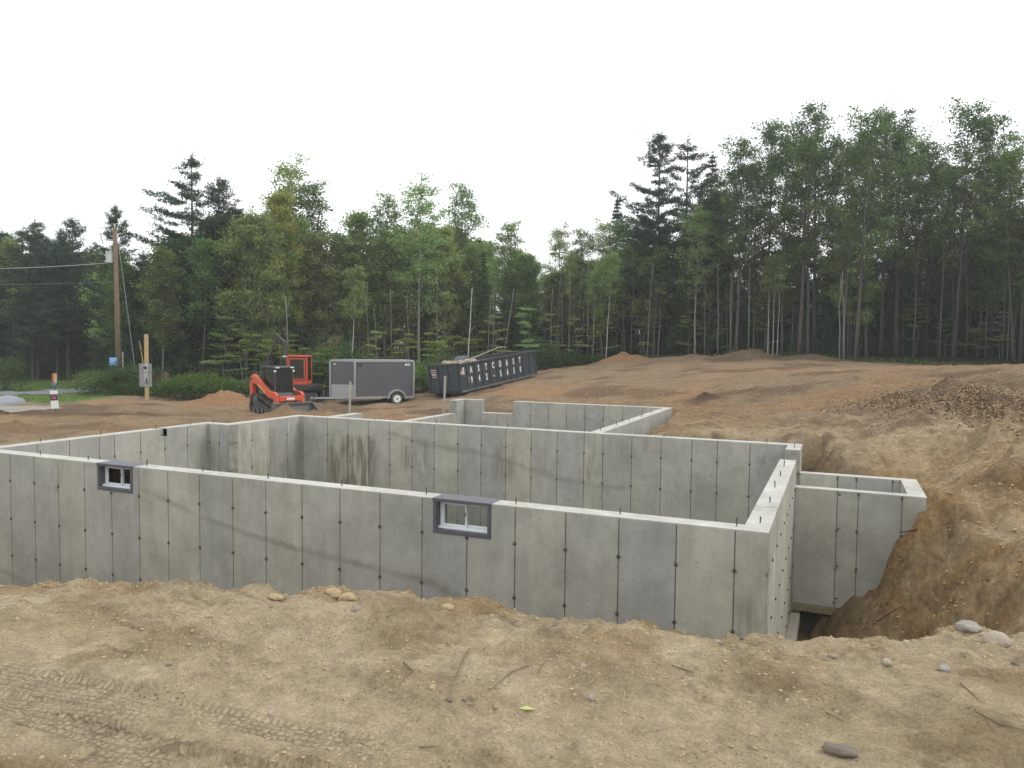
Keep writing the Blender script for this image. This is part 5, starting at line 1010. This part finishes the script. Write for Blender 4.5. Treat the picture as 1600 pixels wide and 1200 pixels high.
# ------------------------------------------------------------------ stones, twigs, leaf litter
def rock_mesh(r, seed, flat=.65, sub=3):
    import bmesh
    bm = bmesh.new(); bmesh.ops.create_icosphere(bm, subdivisions=sub, radius=r); g = np.random.RandomState(seed); K_ = [Vector(g.normal(size=3)).normalized() for _ in range(9)]; A_ = g.uniform(.62, .95, 9)
    from mathutils import noise as mn
    for v in bm.verts:
        n_ = v.co.normalized(); s_ = 1
        for k_, a_ in zip(K_, A_):
            dd = n_.dot(k_)
            if dd > a_: s_ = min(s_, a_/dd)
        v.co = n_*r*s_*(1+.2*mn.noise(n_*2.2+Vector((seed, 0, 0)))+.09*mn.noise(n_*6+Vector((0, seed, 0)))); v.co.z *= flat
    me_ = bpy.data.meshes.new('stone'); bm.to_mesh(me_); bm.free(); me_.polygons.foreach_set('use_smooth', np.ones(len(me_.polygons), bool)); return me_
STN = {'grey': mat('grey_stone', (.24, .21, .17), .85, noise=(20, .7, (.34, .33, .31)), bump=(40, .5)), 'dark': mat('dark_stone', (.14, .11, .085), .85, noise=(25, .7, (.18, .15, .12)), bump=(40, .5)), 'pale': mat('pale_stone', (.34, .29, .22), .85, noise=(20, .6, (.33, .31, .27)), bump=(40, .5)), 'tan': mat('tan_stone', (.40, .30, .17), .95, noise=(22, .9, (.28, .21, .13)), bump=(60, .9))}
RK = [(0.92,5.20,.075,'pale',.8,'large rounded pale boulder at the right edge of the dirt bank'),(.79,5.36,.07,'grey',.45,'flat grey stone just left of the rounded boulder'),(.28,4.36,.035,'pale',.7,'small whitish stone right of the pit corner'),(.56,4.46,.05,'grey',.5,'grey slab-like stone below the rounded boulder'),
 (.02,4.52,.038,'dark',.6,'dark stone just in front of the pit at the foundation corner'),(-.61,4.43,.045,'grey',.45,'grey stone lying near the crest by the orange soil'),(-.47,4.56,.03,'dark',.6,'small dark stone at the crest before the right corner'),(-1.55,4.26,.035,'dark',.6,'dark stone below the crest under the larger window'),
 (-1.75,4.32,.02,'grey',.6,'tiny grey stone left of the dark stone under the larger window'),(-2.79,3.95,.036,'grey',.65,'grey stone on the crest left of the larger window'),(-2.50,3.90,.028,'dark',.45,'flat dark stone right of the crest stone'),(-3.24,3.67,.022,'dark',.6,'small dark stone near the crest on the left'),
 (-1.66,3.10,.024,'dark',.8,'small black stone in the middle foreground'),(-1.79,3.17,.036,'tan',.6,'tan stone left of the small black stone'),(-1.60,3.14,.015,'dark',.7,'tiny reddish stone right of the small black stone'),(-1.19,3.72,.03,'grey',.4,'flat grey stone in the smooth middle of the foreground'),(-1.05,3.42,.028,'grey',.7,'grey pebble among twigs right of centre'),
 (.42,4.95,.03,'pale',.5,'pale stone beside the pit edge on the right'),(1.0,4.6,.05,'grey',.5,'grey stone half sunk at the right border'),(.93,4.75,.03,'dark',.6,'dark stone at the right border above the half sunk one'),(-3.1,2.75,.022,'dark',.6,'dark lump above the tyre tracks'),(-2.32,2.62,.02,'pale',.7,'pale clod where the tyre tracks end')]
for i, (x_, y_, r_, k_, fl, lb) in enumerate(RK):
    o = link('stone', rock_mesh(r_, i+3, fl), STN[k_]); o.location = (x_, y_, hz(x_, y_)+r_*fl*.05); o.rotation_euler = (random.uniform(-.2, .2), random.uniform(-.2, .2), random.uniform(0, 6)); o.scale = (1.1, .85, 1) if r_ > .06 else (.9, .7, .95); tag(o, lb, 'stone')
for (x_, y_, r_, lb) in ((-3.05,4.05,.05,'tan dirt clod on the crest below the middle of the front wall'),(-3.45,3.95,.045,'crumbly clod on the crest left of the biggest one'),(-2.95,4.05,.06,'biggest dirt clod on the crest'),(-2.3,4.28,.04,'dirt clod on the crest under the larger window')):
    o = link('dirt_clod', rock_mesh(r_, int(r_*1000)+int(-x_*10), .7), STN['tan']); o.location = (x_, y_, hz(x_, y_)+r_*.3); o.scale = (1.3, 1, 1); tag(o, lb, 'dirt clod')
px_, py_ = lp(-22.9, 33.6); o = link('boulder', rock_mesh(.82, 77, .5), mat('smooth_grey_boulder', (.23, .235, .25), .7, noise=(2, .4, (.19, .195, .2)))); o.location = (px_, py_, hz(px_, py_)+.08); o.scale = (1.15, .9, 1); o.rotation_euler = (0, 0, YAW); tag(o, 'smooth pale grey boulder cut by the left border beside the gravel', 'boulder')
lf = bpy.data.meshes.new('fallen_leaf'); lf.from_pydata([(-.035, 0, 0), (0, .016, .006), (.04, 0, .002), (0, -.016, .006), (0, 0, 0)], [], [(0, 4, 1), (1, 4, 2), (2, 4, 3), (3, 4, 0)]); o = link('fallen_leaf', lf, mat('yellow_green_leaf', (.38, .42, .14), .6)); o.location = (-1.30, 3.20, hz(-1.30, 3.20)+.012); o.rotation_euler = (.1, .1, .5); tag(o, 'single yellow-green leaf on the sand near the bottom middle', 'leaf')
# stones and clods small enough that nobody could count them
def scatter(name, n, xr, yr, smin, smax, m, seed, cond=None, label=None, flat=.6):
    g = np.random.RandomState(seed); X_ = g.uniform(*xr, n); Y_ = g.uniform(*yr, n)
    if cond is not None: k = cond(X_, Y_, g); X_, Y_ = X_[k], Y_[k]
    n = len(X_); Z_ = height(X_, Y_); s_ = smin*(smax/smin)**(g.rand(n)**2.2)
    ico = np.array([(0,0,1),(.9,0,.3),(.28,.86,.3),(-.73,.53,.3),(-.73,-.53,.3),(.28,-.86,.3),(.5,.5,-.6),(-.6,.3,-.6),(.1,-.8,-.6)]); F_ = np.array([(0,1,2),(0,2,3),(0,3,4),(0,4,5),(0,5,1),(1,6,2),(2,6,7),(2,7,3),(3,7,4),(4,7,8),(4,8,5),(5,8,1),(1,8,6),(6,8,7)])
    V_ = ico[None]*(1+g.uniform(-.3, .3, (n, 9, 1))); a = g.uniform(0, 6.28, n); c_, s2 = np.cos(a)[:, None], np.sin(a)[:, None]; Vx = V_[..., 0]*c_-V_[..., 1]*s2*.8; Vy = V_[..., 0]*s2+V_[..., 1]*c_*.8
    V_ = np.stack([Vx*s_[:, None]+X_[:, None], Vy*s_[:, None]+Y_[:, None], V_[..., 2]*s_[:, None]*flat-(s_*.05-Z_)[:, None]], -1).reshape(-1, 3)
    F_ = (F_[None]+np.arange(n)[:, None, None]*9).reshape(-1, 3); o = link(name, npmesh(name, V_, F_, 3), m); tag(o, label, 'gravel', kind='stuff'); return o
def ground_gravel_mat(name, c1, c2, c3):
    m = bpy.data.materials.new(name); m.use_nodes = True; t = m.node_tree; g = t.nodes.new('ShaderNodeNewGeometry'); cr = t.nodes.new('ShaderNodeValToRGB'); cr.color_ramp.elements[0].color = (*c1, 1); cr.color_ramp.elements[1].color = (*c2, 1); cr.color_ramp.elements[1].position = .7; e = cr.color_ramp.elements.new(1); e.color = (*c3, 1)
    t.links.new(g.outputs['Random Per Island'], cr.inputs[0]); t.links.new(cr.outputs[0], t.nodes['Principled BSDF'].inputs['Base Color']); t.nodes['Principled BSDF'].inputs['Roughness'].default_value = .95; return m
GM = ground_gravel_mat('clods_and_gravel', (.30, .225, .135), (.41, .315, .185), (.24, .20, .15)); GM2 = ground_gravel_mat('orange_clods', (.33, .22, .12), (.45, .34, .20), (.20, .14, .09))
patch = lambda X_, Y_, g: (fbm(X_, Y_, .9, 2, 77)+fbm(X_, Y_, .3, 2, 78)*.4 > g.uniform(-.2, .5, len(X_))) & (pit_d(X_, Y_) < .3) & (track_uv(X_, Y_)[2] < .3)
scatter('gravel', 42000, (-6, 2.2), (1.6, 6), .0025, .017, GM, 1, patch, 'fine stones and crumbs strewn over the sandy foreground')
crest = lambda X_, Y_, g: np.abs(pit_d(X_, Y_)-.1) < .28*g.rand(len(X_))
scatter('crumbled_soil', 24000, (-7, 2.4), (2.2, 6.5), .004, .022, GM, 2, crest, 'crumbs of soil along the crest of the cut')
scatter('bank_clods', 7000, (.3, 4.5), (7, 16), .008, .035, GM2, 3, lambda X_, Y_, g: (pit_d(X_, Y_) < 1.2), 'orange clods on the cut bank at the right')
scatter('yard_clods', 14000, (-16, 6), (16.5, 34), .012, .045, GM2, 4, lambda X_, Y_, g: (pit_d(X_, Y_) < -.3) & (fbm(X_, Y_, 2.5, 2, 88) > g.uniform(-.5, .5, len(X_))), 'clods lying over the graded yard')
# leaf litter on the dark bank
g_ = np.random.RandomState(8); n = 7000; c_ = np.concatenate([g_.normal(0, 1, (n//3, 2))*[.9, .55]+[2.6, 18.2], g_.normal(0, 1, (n//4, 2))*[.6, .8]+[3.5, 16.6], g_.normal(0, 1, (n//4, 2))*[.8, .7]+[1.2, 20.4]]); C = np.c_[c_, height(c_[:, 0], c_[:, 1])+.008]
LL = leafmat('dead_leaves', (.27, .17, .11), (.36, .24, .165), (.45, .35, .26), trans=.1); o = link('leaf_litter', leaf_mesh('leaf_litter', C, .030, .019, LL, g_, 1.5), None); tag(o, 'reddish dead leaves lying on the dark bank at the right', 'leaves', kind='stuff')
n = 5200; l_ = g_.uniform(-48, 30, n); d_ = np.array([forest_edge(v) for v in l_])+g_.normal(.8, 1.3, n); xy = np.array([lp(a, b) for a, b in zip(l_, d_)]); C = np.c_[xy, height(xy[:, 0], xy[:, 1])+g_.uniform(0, .22, n)]
o = link('undergrowth', leaf_mesh('undergrowth', C, .12, .05, LM['shrub'], g_, .2), None); tag(o, 'low weeds and ferns along the foot of the tree line', 'undergrowth', kind='stuff')
n = 30000; l_ = g_.uniform(-48, -20, n); d_ = g_.uniform(32, 60, n); xy = np.stack([l_*math.cos(YAW)-d_*math.sin(YAW), l_*math.sin(YAW)+d_*math.cos(YAW)], -1); rcd = road_c(l_)
k = (np.abs(l_+27.5) > 1.7) & (l_ > -40) & ~((l_ < -27.5) & (np.abs(d_-np.interp(l_, [-42, -33, -29.2, -27.5], [36.5, 39.3, 41.4, 43])) < 2.0)) & (d_ > 34.4) & (d_ < forest_edge(l_)+1) & ((l_ < -21.5) | (d_ > 40)); xy = xy[k]; n = len(xy)
H_ = height(xy[:, 0], xy[:, 1]); a = g_.uniform(0, 6.28, n); hb_ = g_.uniform(.05, .14, n); w_ = .035; V_ = np.stack([np.c_[xy[:, 0]-w_*np.cos(a), xy[:, 1]-w_*np.sin(a), H_-.01], np.c_[xy[:, 0]+w_*np.cos(a), xy[:, 1]+w_*np.sin(a), H_-.01], np.c_[xy[:, 0]+g_.normal(0, .03, n), xy[:, 1]+g_.normal(0, .03, n), H_+hb_]], 1).reshape(-1, 3)
o = link('grass', npmesh('grass', V_, np.arange(3*n).reshape(n, 3), 3), leafmat('lawn_grass', (.11, .18, .045), (.17, .26, .07), (.24, .27, .10))); tag(o, 'mown grass on both sides of the road', 'grass', kind='stuff')
# twigs and roots
TW = mat('dark_twig', (.17, .125, .08), .9); TWP = mat('pale_straw', (.45, .38, .24), .8)
def twig(pts, r, label, m_=TW, cat='twig'):
    P_ = [Vector((a, b, hz(a, b)+c_*.35)) for a, b, c_ in pts]; r *= .7; o = MB().tube(P_, [r]*(len(P_)-1)+[r*.4], 6).build('twig', m_); tag(o, label, cat)
def fg(px, py): v = FW+(px-800)/FPX*RT-(py-600)/FPX*UP; t_ = (.15-CAM_H)/v[2]; return (v[0]*t_, v[1]*t_)
for pts, r_, lb, m_ in ([[(630,1040),(645,1050),(634,1062),(624,1072)],.005,'bent dark twig left of the grey pebbles in the foreground',TW],[[(731,1020),(722,1040),(712,1058)],.008,'short dark stick standing at a slant in the middle foreground',TW],[[(826,1045),(800,1056),(765,1074)],.005,'straight thin twig right of the slanted stick',TW],[[(874,1025),(850,1045),(838,1058)],.004,'thin twig farther right on the sand',TW],
    [[(1050,1031),(1075,1034),(1095,1050)],.005,'curved root on the sand right of centre',TW],[[(1500,1080),(1520,1095),(1533,1113)],.005,'curved twig at the right of the foreground',TW],[[(1510,1130),(1560,1145),(1600,1160)],.004,'long thin twig at the right border',TW],[[(1290,1112),(1318,1122)],.005,'short twig above the dark clod',TW],[[(976,1078),(975,1090)],.002,'pale straw left of the twig',TWP],
    [[(320,960),(331,968),(334,978)],.004,'small branched twig near the left crest',TW],[[(655,1164),(690,1165)],.005,'horizontal twig near the bottom middle',TW]):
    twig([(*fg(*q_), .012) for q_ in pts], r_, lb, m_)
o = link('dirt_clod', rock_mesh(.055, 91, .5), STN['dark']); x_, y_ = fg(1315, 1174); o.location = (x_, y_, hz(x_, y_)+.01); o.scale = (1.4, .8, 1); tag(o, 'dark matted clod near the bottom right', 'dirt clod')
a = Vector((.98, 12.74, -.93)); twig_o = MB().tube([a+Vector((-.05, -.03, -.02)), a+Vector((.16, -.06, .05)), a+Vector((.32, -.05, .16)), a+Vector((.5, 0, .2))], [.008, .014, .014, .01], 6).build('root', mat('red_brown_root', (.10, .045, .03), .85)); tag(twig_o, 'dark red root sticking out across the bulkhead wall', 'root')
rp = [(.45, 12.0), (.62, 11.9), (.78, 11.85), (.95, 11.8)]; o = MB().tube([Vector((q_[0], q_[1], hz(*q_)+.02)) for q_ in rp], [.01, .01, .008, .005], 5).build('root', mat('brown_root', (.13, .06, .035), .85)); tag(o, 'thin brown root running down the cut bank', 'root')

number_front_rows()
